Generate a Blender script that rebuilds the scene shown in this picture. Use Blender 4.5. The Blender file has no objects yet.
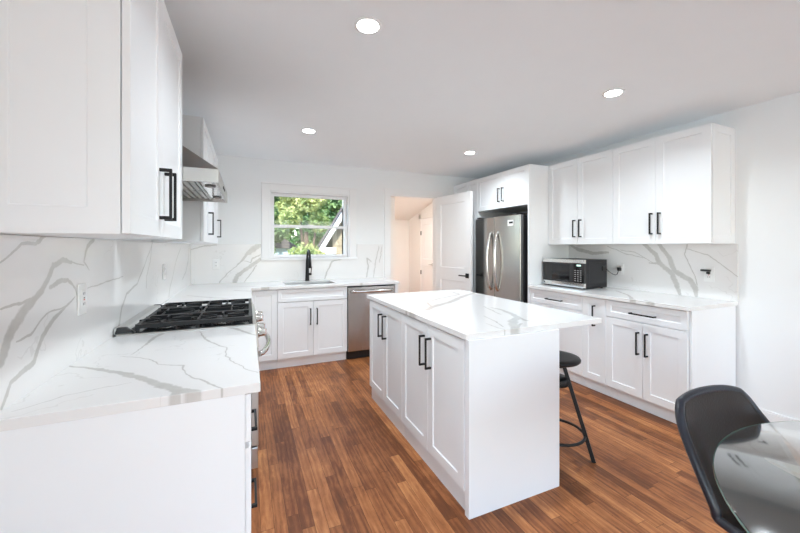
import bpy, bmesh, math, random
from mathutils import Vector, Matrix
R = math.radians
sc = bpy.context.scene
col = sc.collection

# ---------------- camera, world, sun, added daylight, exposure ----------------
cam_d = bpy.data.cameras.new('camera')
cam = bpy.data.objects.new('camera', cam_d); col.objects.link(cam)
cam.location = (0, 0, 1.349); cam.rotation_euler = (R(90), 0, R(-23.57))
cam_d.sensor_width = 36; cam_d.lens = 350.3 / 800 * 36
cam_d.shift_y = -(266.5 - 246.6) / 800
cam_d.clip_start = 0.05; cam_d.clip_end = 200
sc.camera = cam

sc.view_settings.view_transform = 'Standard'; sc.view_settings.look = 'None'
sc.view_settings.gamma = 1; sc.view_settings.use_curve_mapping = False
sc.view_settings.exposure = 0.33
sc.cycles.max_bounces = 14; sc.cycles.diffuse_bounces = 14; sc.cycles.glossy_bounces = 4
sc.cycles.transmission_bounces = 8; sc.cycles.transparent_max_bounces = 12
sc.cycles.use_denoising = True
sc.cycles.caustics_reflective = False; sc.cycles.caustics_refractive = False
sc.cycles.sample_clamp_indirect = 6

w = bpy.data.worlds.new('world'); sc.world = w; w.use_nodes = True
nt = w.node_tree; bg = nt.nodes['Background']
sky = nt.nodes.new('ShaderNodeTexSky'); sky.sky_type = 'NISHITA'
sky.sun_disc = False; sky.sun_elevation = R(50); sky.sun_rotation = R(200)
nt.links.new(sky.outputs[0], bg.inputs[0]); bg.inputs[1].default_value = 0.7

def light(name, kind, loc, rot, energy, color=(1, 1, 1), **k):
    d = bpy.data.lights.new(name, kind); d.energy = energy; d.color = color
    for a, b in k.items(): setattr(d, a, b)
    o = bpy.data.objects.new(name, d); col.objects.link(o); o.location = loc; o.rotation_euler = rot
    return o
light('sun', 'SUN', (0, -5, 8), (R(42), 0, R(-12)), 6.0, (1, .95, .86), angle=R(1))
# area lights added as daylight from two unseen openings behind the camera
DAY = 17
light('added_front_daylight', 'AREA', (0.7, -4.15, 1.35), (R(108), 0, 0), DAY, (.60, .84, 1), shape='RECTANGLE', size=1.5, size_y=2.0)
light('added_front_daylight', 'AREA', (2.5, -4.15, 1.35), (R(108), 0, 0), DAY, (.60, .84, 1), shape='RECTANGLE', size=1.5, size_y=2.0)
# side light added at an unseen left-wall opening to brighten the lower fronts
light('added_side_daylight', 'AREA', (-.56, -1.55, 1.08), (0, R(-90), 0), 31, (.60, .84, 1), shape='RECTANGLE', size=2.0, size_y=2.2)
LAMP_W = 10.2; LAMP_E = 30; HALL_W = 30

# ---------------- materials ----------------
def nodes(name):
    m = bpy.data.materials.new(name); m.use_nodes = True
    return m, m.node_tree, m.node_tree.nodes['Principled BSDF']
def mat(name, c, rough=.5, metal=0, bump=0, bscale=200, var=0, vscale=6, coat=0, spec=.5, **k):
    m, t, b = nodes(name)
    b.inputs['Base Color'].default_value = (*c, 1); b.inputs['Roughness'].default_value = rough
    b.inputs['Metallic'].default_value = metal; b.inputs['Coat Weight'].default_value = coat
    b.inputs['Specular IOR Level'].default_value = spec
    tc = t.nodes.new('ShaderNodeTexCoord')
    n = t.nodes.new('ShaderNodeTexNoise'); n.inputs['Scale'].default_value = vscale; n.inputs['Detail'].default_value = 3
    t.links.new(tc.outputs['Object'], n.inputs['Vector'])
    mx = t.nodes.new('ShaderNodeMix'); mx.data_type = 'RGBA'
    mx.inputs['A'].default_value = (*[x * (1 - var) for x in c], 1); mx.inputs['B'].default_value = (*[min(1, x * (1 + var)) for x in c], 1)
    t.links.new(n.outputs['Fac'], mx.inputs['Factor']); t.links.new(mx.outputs['Result'], b.inputs['Base Color'])
    if bump:
        n2 = t.nodes.new('ShaderNodeTexNoise'); n2.inputs['Scale'].default_value = bscale
        t.links.new(tc.outputs['Object'], n2.inputs['Vector'])
        bp = t.nodes.new('ShaderNodeBump'); bp.inputs['Strength'].default_value = bump; bp.inputs['Distance'].default_value = .002
        t.links.new(n2.outputs['Fac'], bp.inputs['Height']); t.links.new(bp.outputs[0], b.inputs['Normal'])
    return m
def brushed(name, c, rough, axis='Z', amt=.03, var=.018):
    m, t, b = nodes(name)
    b.inputs['Metallic'].default_value = 1
    tc = t.nodes.new('ShaderNodeTexCoord'); mp = t.nodes.new('ShaderNodeMapping')
    s = {'X': (2, 180, 180), 'Y': (180, 2, 180), 'Z': (180, 180, 2)}[axis]
    mp.inputs['Scale'].default_value = [q * 2.2 for q in s]
    n = t.nodes.new('ShaderNodeTexNoise'); n.inputs['Scale'].default_value = 1; n.inputs['Detail'].default_value = 2
    t.links.new(tc.outputs['Object'], mp.inputs[0]); t.links.new(mp.outputs[0], n.inputs['Vector'])
    r = t.nodes.new('ShaderNodeMapRange'); r.inputs['To Min'].default_value = rough - amt; r.inputs['To Max'].default_value = rough + amt
    t.links.new(n.outputs['Fac'], r.inputs['Value']); t.links.new(r.outputs[0], b.inputs['Roughness'])
    mx = t.nodes.new('ShaderNodeMix'); mx.data_type = 'RGBA'
    mx.inputs['A'].default_value = (*[x * (1 - var) for x in c], 1); mx.inputs['B'].default_value = (*[x * (1 + var) for x in c], 1)
    t.links.new(n.outputs['Fac'], mx.inputs['Factor']); t.links.new(mx.outputs['Result'], b.inputs['Base Color'])
    return m
def emit(name, c, s):
    m, t, b = nodes(name); b.inputs['Base Color'].default_value = (*c, 1)
    b.inputs['Emission Color'].default_value = (*c, 1); b.inputs['Emission Strength'].default_value = s
    return m
def glass(name, c=(1, 1, 1), rough=0, thin_tint=None):
    m, t, b = nodes(name)
    b.inputs['Base Color'].default_value = (*c, 1); b.inputs['Transmission Weight'].default_value = 1
    b.inputs['Roughness'].default_value = rough; b.inputs['IOR'].default_value = 1.5
    return m
def pane_glass(name, c, refl=1.0, rough=.01):
    # clear sheet: straight-through transparency with Fresnel reflection
    m, t, b = nodes(name); out = t.nodes['Material Output']; t.nodes.remove(b)
    tr = t.nodes.new('ShaderNodeBsdfTransparent'); tr.inputs[0].default_value = (*c, 1)
    gl = t.nodes.new('ShaderNodeBsdfGlossy'); gl.inputs['Roughness'].default_value = rough
    fr = t.nodes.new('ShaderNodeFresnel'); fr.inputs[0].default_value = 1.5
    mu = t.nodes.new('ShaderNodeMath'); mu.operation = 'MULTIPLY'; mu.inputs[1].default_value = refl
    ge = t.nodes.new('ShaderNodeNewGeometry'); inv = t.nodes.new('ShaderNodeMath'); inv.operation = 'SUBTRACT'; inv.inputs[0].default_value = 1; t.links.new(ge.outputs['Backfacing'], inv.inputs[1])
    m3 = t.nodes.new('ShaderNodeMath'); m3.operation = 'MULTIPLY'; t.links.new(fr.outputs[0], m3.inputs[0]); t.links.new(inv.outputs[0], m3.inputs[1])
    t.links.new(m3.outputs[0], mu.inputs[0])
    mx = t.nodes.new('ShaderNodeMixShader'); t.links.new(mu.outputs[0], mx.inputs[0])
    t.links.new(tr.outputs[0], mx.inputs[1]); t.links.new(gl.outputs[0], mx.inputs[2]); t.links.new(mx.outputs[0], out.inputs[0])
    return m

def quartz(name, axes, veins, amp=.018, wk=1.0, seed=0.0):
    """white quartz with warm grey veins; veins are polylines (u, v, width) in metres in the slab's own plane"""
    m, t, b = nodes(name); N = t.nodes.new; L = t.links.new
    tc = N('ShaderNodeTexCoord'); sep = N('ShaderNodeSeparateXYZ'); L(tc.outputs['Object'], sep.inputs[0])
    cmb = N('ShaderNodeCombineXYZ'); L(sep.outputs[axes[0]], cmb.inputs[0]); L(sep.outputs[axes[1]], cmb.inputs[1])
    def noise(scale, detail, src):
        n = N('ShaderNodeTexNoise'); n.inputs['Scale'].default_value = scale; n.inputs['Detail'].default_value = detail
        L(src, n.inputs['Vector']); return n
    def vm(op, a, bb=None, s=None):
        n = N('ShaderNodeVectorMath'); n.operation = op
        for i, x in ((0, a), (1, bb)):
            if x is None: continue
            if isinstance(x, (tuple, list)): n.inputs[i].default_value = x
            else: L(x, n.inputs[i])
        if s is not None:
            if isinstance(s, float): n.inputs['Scale'].default_value = s
            else: L(s, n.inputs['Scale'])
        return n.outputs['Value'] if op in ('DOT_PRODUCT', 'LENGTH') else n.outputs['Vector']
    def mt(op, a, bb=None, c=None, clamp=False):
        n = N('ShaderNodeMath'); n.operation = op; n.use_clamp = clamp
        for i, x in enumerate((a, bb, c)):
            if x is None: continue
            if isinstance(x, (int, float)): n.inputs[i].default_value = x
            else: L(x, n.inputs[i])
        return n.outputs[0]
    off = vm('ADD', cmb.outputs[0], (seed, seed * .7, 0))
    n1 = noise(14, 4, off); d1 = vm('SCALE', vm('SUBTRACT', n1.outputs['Color'], (.5, .5, .5)), s=amp * 2)
    P = vm('MULTIPLY', vm('ADD', cmb.outputs[0], d1), (1, 1, 0))
    acc = None
    for poly in veins:
        for (x0, y0, w0), (x1, y1, w1) in zip(poly[:-1], poly[1:]):
            bx, by = x1 - x0, y1 - y0; bb = bx * bx + by * by + 1e-9
            pa = vm('SUBTRACT', P, (x0, y0, 0))
            h = mt('MULTIPLY', vm('DOT_PRODUCT', pa, (bx / bb, by / bb, 0)), 1.0, clamp=True)
            q = vm('SUBTRACT', pa, vm('SCALE', (bx, by, 0), s=h))
            dist = vm('LENGTH', q)
            wd = mt('MULTIPLY_ADD', h, (w1 - w0) * .5 * wk, w0 * .5 * wk)
            r = mt('DIVIDE', dist, wd)
            acc = r if acc is None else mt('MINIMUM', acc, r)
    nd = noise(60, 3, off)
    accn = mt('ADD', acc, mt('MULTIPLY', mt('SUBTRACT', nd.outputs['Fac'], .5), .9))
    mr = N('ShaderNodeMapRange'); mr.interpolation_type = 'SMOOTHSTEP'
    for k, v in (('From Min', .7), ('From Max', 1.3), ('To Min', 1), ('To Max', 0)): mr.inputs[k].default_value = v
    L(accn, mr.inputs['Value'])
    halo = N('ShaderNodeMapRange'); halo.interpolation_type = 'SMOOTHSTEP'
    for k, v in (('From Min', 1), ('From Max', 6), ('To Min', .06), ('To Max', 0)): halo.inputs[k].default_value = v
    L(acc, halo.inputs['Value'])
    # hairline veins everywhere
    n3 = noise(1.7, 5, vm('ADD', off, (9.1, 3.3, 0)))
    hair = mt('LESS_THAN', mt('ABSOLUTE', mt('SUBTRACT', n3.outputs['Fac'], .5)), .0025)
    n4 = noise(2.3, 1, vm('ADD', off, (2.1, 7.3, 0)))
    hair = mt('MULTIPLY', hair, mt('MULTIPLY', mt('GREATER_THAN', n4.outputs['Fac'], .52), .28))
    tot = mt('MAXIMUM', mt('ADD', mt('MULTIPLY', mr.outputs[0], .92), halo.outputs[0]), hair, clamp=True)
    mx = N('ShaderNodeMix'); mx.data_type = 'RGBA'; mx.inputs['A'].default_value = (.80, .79, .78, 1)
    nv = noise(25, 4, off)
    m2 = N('ShaderNodeMix'); m2.data_type = 'RGBA'; m2.inputs['A'].default_value = (.47, .455, .43, 1); m2.inputs['B'].default_value = (.63, .615, .59, 1)
    L(nv.outputs['Fac'], m2.inputs['Factor']); L(m2.outputs['Result'], mx.inputs['B']); L(tot, mx.inputs['Factor'])
    L(mx.outputs['Result'], b.inputs['Base Color']); b.inputs['Roughness'].default_value = .16
    return m

def wood_floor(name):
    m, t, b = nodes(name); N = t.nodes.new; L = t.links.new
    tc = N('ShaderNodeTexCoord'); mp = N('ShaderNodeMapping'); mp.inputs['Rotation'].default_value = (0, 0, R(90))
    L(tc.outputs['Object'], mp.inputs[0])
    def brick(w, h, offs):
        br = N('ShaderNodeTexBrick'); br.inputs['Scale'].default_value = 1; br.inputs['Brick Width'].default_value = w; br.inputs['Row Height'].default_value = h
        br.inputs['Mortar Size'].default_value = .0009; br.inputs['Mortar Smooth'].default_value = .3; br.offset = offs; br.offset_frequency = 2
        br.inputs['Color1'].default_value = (0, 0, 0, 1); br.inputs['Color2'].default_value = (1, 1, 1, 1); br.inputs['Mortar'].default_value = (.5, .5, .5, 1)
        return br
    # jitter the board ends: shift along the board by a random amount per row
    sep = N('ShaderNodeSeparateXYZ'); L(mp.outputs[0], sep.inputs[0])
    row = N('ShaderNodeMath'); row.operation = 'DIVIDE'; row.inputs[1].default_value = .060; L(sep.outputs[1], row.inputs[0])
    fl = N('ShaderNodeMath'); fl.operation = 'FLOOR'; L(row.outputs[0], fl.inputs[0])
    wn = N('ShaderNodeTexWhiteNoise'); wn.noise_dimensions = '1D'; L(fl.outputs[0], wn.inputs['W'])
    sh = N('ShaderNodeMath'); sh.operation = 'MULTIPLY_ADD'; sh.inputs[1].default_value = 2.3; L(wn.outputs['Value'], sh.inputs[0]); L(sep.outputs[0], sh.inputs[2])
    cb = N('ShaderNodeCombineXYZ'); L(sh.outputs[0], cb.inputs[0]); L(sep.outputs[1], cb.inputs[1])
    br = brick(.72, .060, .37); L(cb.outputs[0], br.inputs[0])
    g = N('ShaderNodeMapping'); g.inputs['Scale'].default_value = (3.0, 20, 1); L(cb.outputs[0], g.inputs[0])
    addv = N('ShaderNodeVectorMath'); addv.operation = 'MULTIPLY_ADD'; L(br.outputs['Color'], addv.inputs[0]); addv.inputs[1].default_value = (17, 23, 9); L(g.outputs[0], addv.inputs[2])
    gr = N('ShaderNodeTexNoise'); gr.inputs['Scale'].default_value = 1.3; gr.inputs['Detail'].default_value = 8; gr.inputs['Roughness'].default_value = .72; gr.inputs['Distortion'].default_value = 1.8
    L(addv.outputs[0], gr.inputs['Vector'])
    wv = N('ShaderNodeTexWave'); wv.wave_type = 'BANDS'; wv.bands_direction = 'Y'; wv.inputs['Scale'].default_value = .55; wv.inputs['Distortion'].default_value = 14; wv.inputs['Detail'].default_value = 3; wv.inputs['Detail Scale'].default_value = .7
    L(addv.outputs[0], wv.inputs['Vector'])
    pt = N('ShaderNodeTexNoise'); pt.inputs['Scale'].default_value = 2.6; pt.inputs['Detail'].default_value = 5; pt.inputs['Roughness'].default_value = .65; L(tc.outputs['Object'], pt.inputs['Vector'])
    def mth(op, a, bb, c=None):
        n = N('ShaderNodeMath'); n.operation = op
        for i, x in enumerate((a, bb, c)):
            if x is None: continue
            if isinstance(x, (int, float)): n.inputs[i].default_value = x
            else: L(x, n.inputs[i])
        return n.outputs[0]
    sb = N('ShaderNodeSeparateColor'); L(br.outputs['Color'], sb.inputs[0])
    v = mth('MULTIPLY', sb.outputs[0], .29)
    v = mth('MULTIPLY_ADD', gr.outputs['Fac'], .62, v)
    v = mth('MULTIPLY_ADD', wv.outputs['Fac'], .10, v)
    v = mth('MULTIPLY_ADD', pt.outputs['Fac'], .55, v)
    v = mth('SUBTRACT', v, .295)
    cr = N('ShaderNodeValToRGB'); L(v, cr.inputs[0]); e = cr.color_ramp.elements
    e[0].position = .12; e[0].color = (.09, .032, .014, 1); e[1].position = .86; e[1].color = (.70, .325, .125, 1)
    for p, c in ((.36, (.185, .062, .023, 1)), (.58, (.39, .146, .052, 1))):
        k = e.new(p); k.color = c
    mx = N('ShaderNodeMix'); mx.data_type = 'RGBA'; L(br.outputs['Fac'], mx.inputs['Factor']); L(cr.outputs[0], mx.inputs['A']); mx.inputs['B'].default_value = (.05, .018, .008, 1)
    L(mx.outputs['Result'], b.inputs['Base Color'])
    rr = N('ShaderNodeMapRange'); rr.inputs['To Min'].default_value = .30; rr.inputs['To Max'].default_value = .46; L(gr.outputs['Fac'], rr.inputs[0]); L(rr.outputs[0], b.inputs['Roughness']); b.inputs['Specular IOR Level'].default_value = .22
    bp = N('ShaderNodeBump'); bp.inputs['Strength'].default_value = .25; bp.inputs['Distance'].default_value = .002; L(gr.outputs['Fac'], bp.inputs['Height']); L(bp.outputs[0], b.inputs['Normal'])
    return m
def leaf_mat(name, a, c):
    m, t, b = nodes(name); N = t.nodes.new; L = t.links.new
    tc = N('ShaderNodeTexCoord'); n = N('ShaderNodeTexNoise'); n.inputs['Scale'].default_value = 1.6; n.inputs['Detail'].default_value = 5
    L(tc.outputs['Object'], n.inputs['Vector'])
    cr = N('ShaderNodeValToRGB'); e = cr.color_ramp.elements; e[0].position = .38; e[0].color = (*a, 1); e[1].position = .66; e[1].color = (*c, 1)
    L(n.outputs['Fac'], cr.inputs[0]); L(cr.outputs[0], b.inputs['Base Color']); b.inputs['Roughness'].default_value = .5
    b.inputs['Subsurface Weight'].default_value = 0
    tl = N('ShaderNodeBsdfTranslucent'); L(cr.outputs[0], tl.inputs[0]); mx = N('ShaderNodeMixShader'); mx.inputs[0].default_value = .35
    L(b.outputs[0], mx.inputs[1]); L(tl.outputs[0], mx.inputs[2]); L(mx.outputs[0], t.nodes['Material Output'].inputs[0])
    return m

M = {}
M['paint'] = mat('white_cabinet_paint', (.85, .865, .88), .34, var=.01)
M['wall'] = mat('white_wall_paint', (.845, .86, .865), .6, bump=.08, bscale=300, var=.01)
M['ceiling'] = mat('ceiling_paint', (.90, .925, .94), .8, bump=.05, var=.01)
M['trim'] = mat('white_trim_paint', (.86, .86, .86), .35, var=.01)
M['hall'] = mat('warm_white_wall_paint', (.87, .855, .83), .6, var=.01)
M['black'] = mat('matte_black_metal', (.013, .013, .014), .42, metal=.4, var=.1)
M['enamel'] = mat('black_enamel', (.012, .012, .013), .12, var=.05)
M['iron'] = mat('cast_iron', (.014, .014, .015), .45, spec=.3, bump=.3, bscale=500, var=.1)
M['plastic_black'] = mat('black_plastic', (.015, .015, .016), .3, var=.1)
M['dark'] = mat('dark_grey_plastic', (.022, .022, .024), .4, var=.08, spec=.25)
M['black_glass'] = mat('black_glass', (.008, .008, .009), .05, var=.1)
M['steel_v'] = brushed('brushed_steel_upright', (.50, .48, .46), .26, 'Z')
M['steel_h'] = brushed('brushed_steel_level', (.60, .59, .57), .34, 'Y')
M['steel_x'] = brushed('brushed_steel_cross', (.44, .43, .42), .30, 'X')
M['chrome'] = brushed('polished_steel', (.72, .71, .69), .14, 'Y', .03)
M['fridge'] = brushed('dark_brushed_steel', (.42, .41, .395), .25, 'Z')
M['white_plastic'] = mat('white_plastic', (.82, .82, .81), .3, var=.01)
M['grey_plastic'] = mat('grey_plastic', (.35, .35, .35), .4, var=.03)
M['red'] = mat('red_plastic', (.5, .03, .02), .4, var=.03)
M['amber'] = mat('screen_print_white', (.6, .62, .64), .4, var=.03)
M['leather'] = mat('black_leather', (.018, .012, .0095), .38, spec=.32, bump=.35, bscale=160, var=.25, vscale=9)
M['leather_blue'] = mat('black_leather_welt', (.014, .016, .024), .3, bump=.5, bscale=260, var=.2)
M['floor'] = wood_floor('oak_strip_floor')
M['win_glass'] = pane_glass('window_glass', (.97, .98, .98), .6)
M['table_glass'] = pane_glass('smoked_table_glass', (.80, .82, .80), 3.0, .07)
M['glass_edge'] = mat('green_glass_edge', (.10, .20, .17), .12, var=.05)
M['bulb'] = emit('lamp_lens', (1, .985, .96), LAMP_E)
M['bulb_warm'] = emit('warm_lamp_lens', (1, .86, .66), 6)
M['table_metal'] = mat('grey_powder_coat', (.62, .62, .60), .4, var=.03)
M['leafA'] = leaf_mat('dark_green_leaf', (.09, .19, .07), (.30, .44, .17))
M['leafB'] = leaf_mat('yellow_green_leaf', (.19, .31, .10), (.66, .66, .30))
M['bark'] = mat('bark', (.10, .07, .05), .9, bump=.5, bscale=20, var=.3)
M['grass'] = mat('lawn', (.10, .22, .05), .9, bump=.5, bscale=60, var=.3, vscale=2)
M['siding'] = mat('beige_shingle_siding', (.36, .31, .22), .8, bump=.3, bscale=20, var=.15, vscale=3)
M['pale_blue'] = mat('pale_blue_siding', (.55, .68, .74), .7, var=.05)
M['roof'] = mat('grey_roof_shingle', (.12, .11, .11), .9, bump=.5, bscale=30, var=.2)

# ---------------- mesh helpers ----------------
class MB:
    def __init__(s): s.v = []; s.f = []; s.sm = []
    def add(s, vs, fs, smooth=False):
        o = len(s.v); s.v += [tuple(p) for p in vs]
        for f in fs: s.f.append([i + o for i in f]); s.sm.append(smooth)
        return s
    def box(s, x0, x1, y0, y1, z0, z1):
        vs = [(x, y, z) for x in (x0, x1) for y in (y0, y1) for z in (z0, z1)]
        return s.add(vs, [(0, 1, 3, 2), (4, 6, 7, 5), (0, 4, 5, 1), (2, 3, 7, 6), (0, 2, 6, 4), (1, 5, 7, 3)])
    def hexa(s, b, t):   # bottom 4 points and top 4 points, same winding
        return s.add(list(b) + list(t), [(3, 2, 1, 0), (4, 5, 6, 7)] + [(i, (i + 1) % 4, 4 + (i + 1) % 4, 4 + i) for i in range(4)])
    def tube(s, pts, r, n=12, closed=False, flat=None):
        pts = [Vector(p) for p in pts]; k = len(pts); rr = r if isinstance(r, (list, tuple)) else [r] * k
        vs = []; up = None
        for i, p in enumerate(pts):
            if closed: d = pts[(i + 1) % k] - pts[i - 1]
            else: d = pts[min(i + 1, k - 1)] - pts[max(i - 1, 0)]
            d.normalize()
            if up is None: up = Vector((0, 0, 1)) if abs(d.z) < .9 else Vector((0, 1, 0))
            a = d.cross(up)
            if a.length < 1e-4: a = d.orthogonal()
            a.normalize(); b = a.cross(d).normalized(); up = b
            fx, fy = flat or (1, 1)
            for j in range(n):
                t = 2 * math.pi * j / n
                vs.append(p + a * math.cos(t) * rr[i] * fx + b * math.sin(t) * rr[i] * fy)
        fs = [(i * n + j, i * n + (j + 1) % n, ((i + 1) % k) * n + (j + 1) % n, ((i + 1) % k) * n + j) for i in range(k if closed else k - 1) for j in range(n)]
        s.add(vs, fs, True)
        if not closed: s.add([vs[j] for j in range(n)], [list(range(n))[::-1]]); s.add([vs[(k - 1) * n + j] for j in range(n)], [list(range(n))])
        return s
    def lathe(s, c, prof, n=32, axis='Z'):   # prof: (radius, height) from bottom to top, closed ends
        vs = []
        for r, h in prof:
            for j in range(n):
                t = 2 * math.pi * j / n; x, y = r * math.cos(t), r * math.sin(t)
                vs.append({'Z': (c[0] + x, c[1] + y, c[2] + h), 'X': (c[0] + h, c[1] + x, c[2] + y), 'Y': (c[0] + y, c[1] + h, c[2] + x)}[axis])
        k = len(prof)
        s.add(vs, [(i * n + j, i * n + (j + 1) % n, (i + 1) * n + (j + 1) % n, (i + 1) * n + j) for i in range(k - 1) for j in range(n)], True)
        if prof[0][0] > 1e-5: s.add(vs[:n], [list(range(n))[::-1]])
        if prof[-1][0] > 1e-5: s.add(vs[-n:], [list(range(n))])
        return s
    def shaker(s, x0, x1, z0, z1, y=0, t=.02, rail=.06, dep=.007, flip=False):   # front at y, back at y+t
        def ring(a, yy): return [(x0 + a, yy, z0 + a), (x1 - a, yy, z0 + a), (x1 - a, yy, z1 - a), (x0 + a, yy, z1 - a)]
        vs = ring(0, y + t) + ring(0, y) + ring(rail, y) + ring(rail + .002, y + dep)
        fs = [(3, 2, 1, 0)[::-1]]
        for a in (0, 4, 8): fs += [(a + i, a + (i + 1) % 4, a + 4 + (i + 1) % 4, a + 4 + i) for i in range(4)]
        fs.append((12, 13, 14, 15))
        return s.add(vs, fs)
    def build(s, name, m, parent=None, world=False, bevel=0, seg=2, sub=0, loc=None):
        me = bpy.data.meshes.new(name)
        off = Vector((0, 0, 0))
        if world and parent is not None: off = parent.location
        if loc is not None: off = Vector(loc)
        me.from_pydata([tuple(Vector(p) - off) for p in s.v], [], s.f)
        for p, q in zip(me.polygons, s.sm): p.use_smooth = q
        bm = bmesh.new(); bm.from_mesh(me)
        bmesh.ops.remove_doubles(bm, verts=bm.verts, dist=1e-6); bmesh.ops.recalc_face_normals(bm, faces=bm.faces)
        bm.to_mesh(me); bm.free()
        me.materials.append(m)
        o = bpy.data.objects.new(name, me); col.objects.link(o)
        if parent is not None: o.parent = parent
        elif loc is not None: o.location = loc
        if bevel:
            b = o.modifiers.new('bevel', 'BEVEL'); b.width = bevel; b.segments = seg; b.limit_method = 'ANGLE'; b.angle_limit = R(40); b.harden_normals = False
        if sub:
            b = o.modifiers.new('sub', 'SUBSURF'); b.levels = sub; b.render_levels = sub
        return o
def box(*a): return MB().box(*a)
def tag(o, label, cat, group=None, kind=None):
    if label: o['label'] = label
    if cat: o['category'] = cat
    if group: o['group'] = group
    if kind: o['kind'] = kind
    return o
def thing(name, label, cat, loc=(0, 0, 0), rz=0, group=None, kind=None):
    o = bpy.data.objects.new(name, None); col.objects.link(o); o.empty_display_size = .1
    o.location = loc; o.rotation_euler = (0, 0, R(rz)); return tag(o, label, cat, group, kind)
def struct(mb, name, m, label, cat='room', bevel=0, parent=None):
    o = mb.build(name, m, parent, bevel=bevel); o['kind'] = 'structure'
    if parent is None: o['label'] = label; o['category'] = cat
    return o
def copy_tree(o, parent=None):
    c = o.copy(); col.objects.link(c); c.parent = parent
    for ch in o.children: copy_tree(ch, c)
    return c

# ---------------- constants of the room ----------------
LW, RW, BY, FY, CZ = -.606, 3.555, 4.656, -4.2, 2.437
CT, SL = .914, .884
# ---------------- structure ----------------
struct(box(-.9, 4.1, FY - .2, 8.7, -.12, 0), 'floor', M['floor'], 'reddish brown oak strip floor running toward the sink wall', 'floor')
struct(box(LW - .12, RW + .12, FY - .12, BY + .12, CZ, CZ + .15), 'ceiling', M['ceiling'], 'flat off-white ceiling with four recessed lights', 'ceiling')
wl = MB().box(LW - .12, LW, -.45, BY, 0, CZ).box(LW - .12, LW, FY, -2.65, 0, CZ).box(LW - .12, LW, -2.65, -.45, 2.08, CZ)  # the unseen gap behind the camera is added for the side light
struct(wl, 'wall_left', M['wall'], 'white wall behind the range and its cabinets', 'wall')
struct(box(RW, RW + .12, FY, BY, 0, CZ), 'wall_right', M['wall'], 'plain white wall beside the microwave counter', 'wall')
WX0, WX1, WZ0, WZ1 = .253, 1.278, 1.2, 2.052     # window opening
DX0, DX1, DZ = 1.87, 2.645, 2.095                # doorway
wb = MB()
T = BY + .12
wb.box(LW - .12, WX0, BY, T, 0, CZ).box(WX0, WX1, BY, T, 0, WZ0).box(WX0, WX1, BY, T, WZ1, CZ).box(WX1, DX0, BY, T, 0, CZ).box(DX0, DX1, BY, T, DZ, CZ).box(DX1, RW + .12, BY, T, 0, CZ)
struct(wb, 'wall_back', M['wall'], 'white far wall with the window over the sink and the open doorway', 'wall')
wf = MB()                                          # unseen wall behind the camera, two openings added for daylight
wf.box(LW - .12, -.05, FY - .12, FY, 0, CZ).box(1.45, 1.75, FY - .12, FY, 0, CZ).box(3.25, RW + .12, FY - .12, FY, 0, CZ)
wf.box(-.05, 1.45, FY - .12, FY, 2.35, CZ).box(1.75, 3.25, FY - .12, FY, 2.35, CZ).box(-.05, 1.45, FY - .12, FY, 0, .3).box(1.75, 3.25, FY - .12, FY, 0, .3)
struct(wf, 'wall_front', M['wall'], 'white wall behind the camera with two tall openings added for daylight', 'wall')
bb = MB().box(RW - .014, RW, FY, 1.48, 0, .115).box(RW - .009, RW, FY, 1.48, .115, .13)
struct(bb, 'baseboard_right', M['trim'], 'white baseboard along the foot of the right wall', 'baseboard', bevel=.003)

# hall beyond the doorway
hl = MB().box(DX0 - .07, DX0 - .02, T, 5.3, 0, 2.5).box(DX0 - .07, 2.22, 5.3, 5.35, 0, 2.5).box(2.17, 2.22, 5.35, 8.6, 0, 2.5)
struct(hl, 'wall_hall_left', M['hall'], 'warm white wall on the near side of the hall', 'wall')
struct(box(3.96, 4.06, T, 8.6, 0, 2.5), 'wall_hall_right', M['hall'], 'warm white hall wall that holds the far hall door', 'wall')
hb = MB().box(2.17, 4.06, 8.47, 8.6, 0, 2.3).box(2.22, 3.96, 8.455, 8.47, 0, 1.33)
struct(hb, 'wall_hall_back', M['hall'], 'warm white end wall of the hall under the sloping ceiling', 'wall')
hc = MB().box(1.75, 4.06, T, 7.02, 2.42, 2.5)
hc.hexa([(2.17, 7.02, 2.42), (4.06, 7.02, 2.42), (4.06, 8.6, 2.03), (2.17, 8.6, 2.03)], [(2.17, 7.02, 2.5), (4.06, 7.02, 2.5), (4.06, 8.6, 2.11), (2.17, 8.6, 2.11)])
struct(hc, 'ceiling_hall', M['hall'], 'hall ceiling sloping down toward its far end', 'ceiling')

# window over the sink
wr = thing('window_1', 'white double-hung window above the sink looking out on green trees', 'window', (.765, BY, 1.18), kind='structure')
f = MB(); y0 = BY - .02
f.box(.163, WX0 + .004, y0, BY, 1.207, 2.13).box(WX1 - .004, 1.372, y0, BY, 1.207, 2.13).box(WX0 + .005, WX1 - .005, y0, BY, WZ1 - .004, 2.13).box(.158, 1.377, y0 - .008, BY, 2.1305, 2.148)
f.build('window_casing', M['trim'], wr, True, bevel=.002)
box(.155, 1.38, BY - .04, BY + .05, 1.178, 1.206).build('window_sill', M['trim'], wr, True, bevel=.004)
f = MB()
f.box(WX0, WX0 + .02, BY, BY + .11, 1.2, WZ1).box(WX1 - .02, WX1, BY, BY + .11, 1.2, WZ1).box(WX0 + .02, WX1 - .02, BY, BY + .11, WZ1 - .022, WZ1).box(WX0 + .02, WX1 - .02, BY + .05, BY + .11, 1.2, 1.215)
f.build('window_frame', M['trim'], wr, True, bevel=.002)
def sash(z0, z1, y, nm, bot):
    s = MB(); a, b = WX0 + .022, WX1 - .022; e = .036
    s.box(a, a + e, y, y + .035, z0, z1).box(b - e, b, y, y + .035, z0, z1).box(a + e, b - e, y, y + .035, z0, z0 + bot).box(a + e, b - e, y, y + .035, z1 - e, z1)
    o = s.build(nm, M['trim'], wr, True, bevel=.003)
    g = box(a + e, b - e, y + .014, y + .020, z0 + bot, z1 - e); g.build('window_glass', M['win_glass'], o, loc=wr.location)
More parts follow.
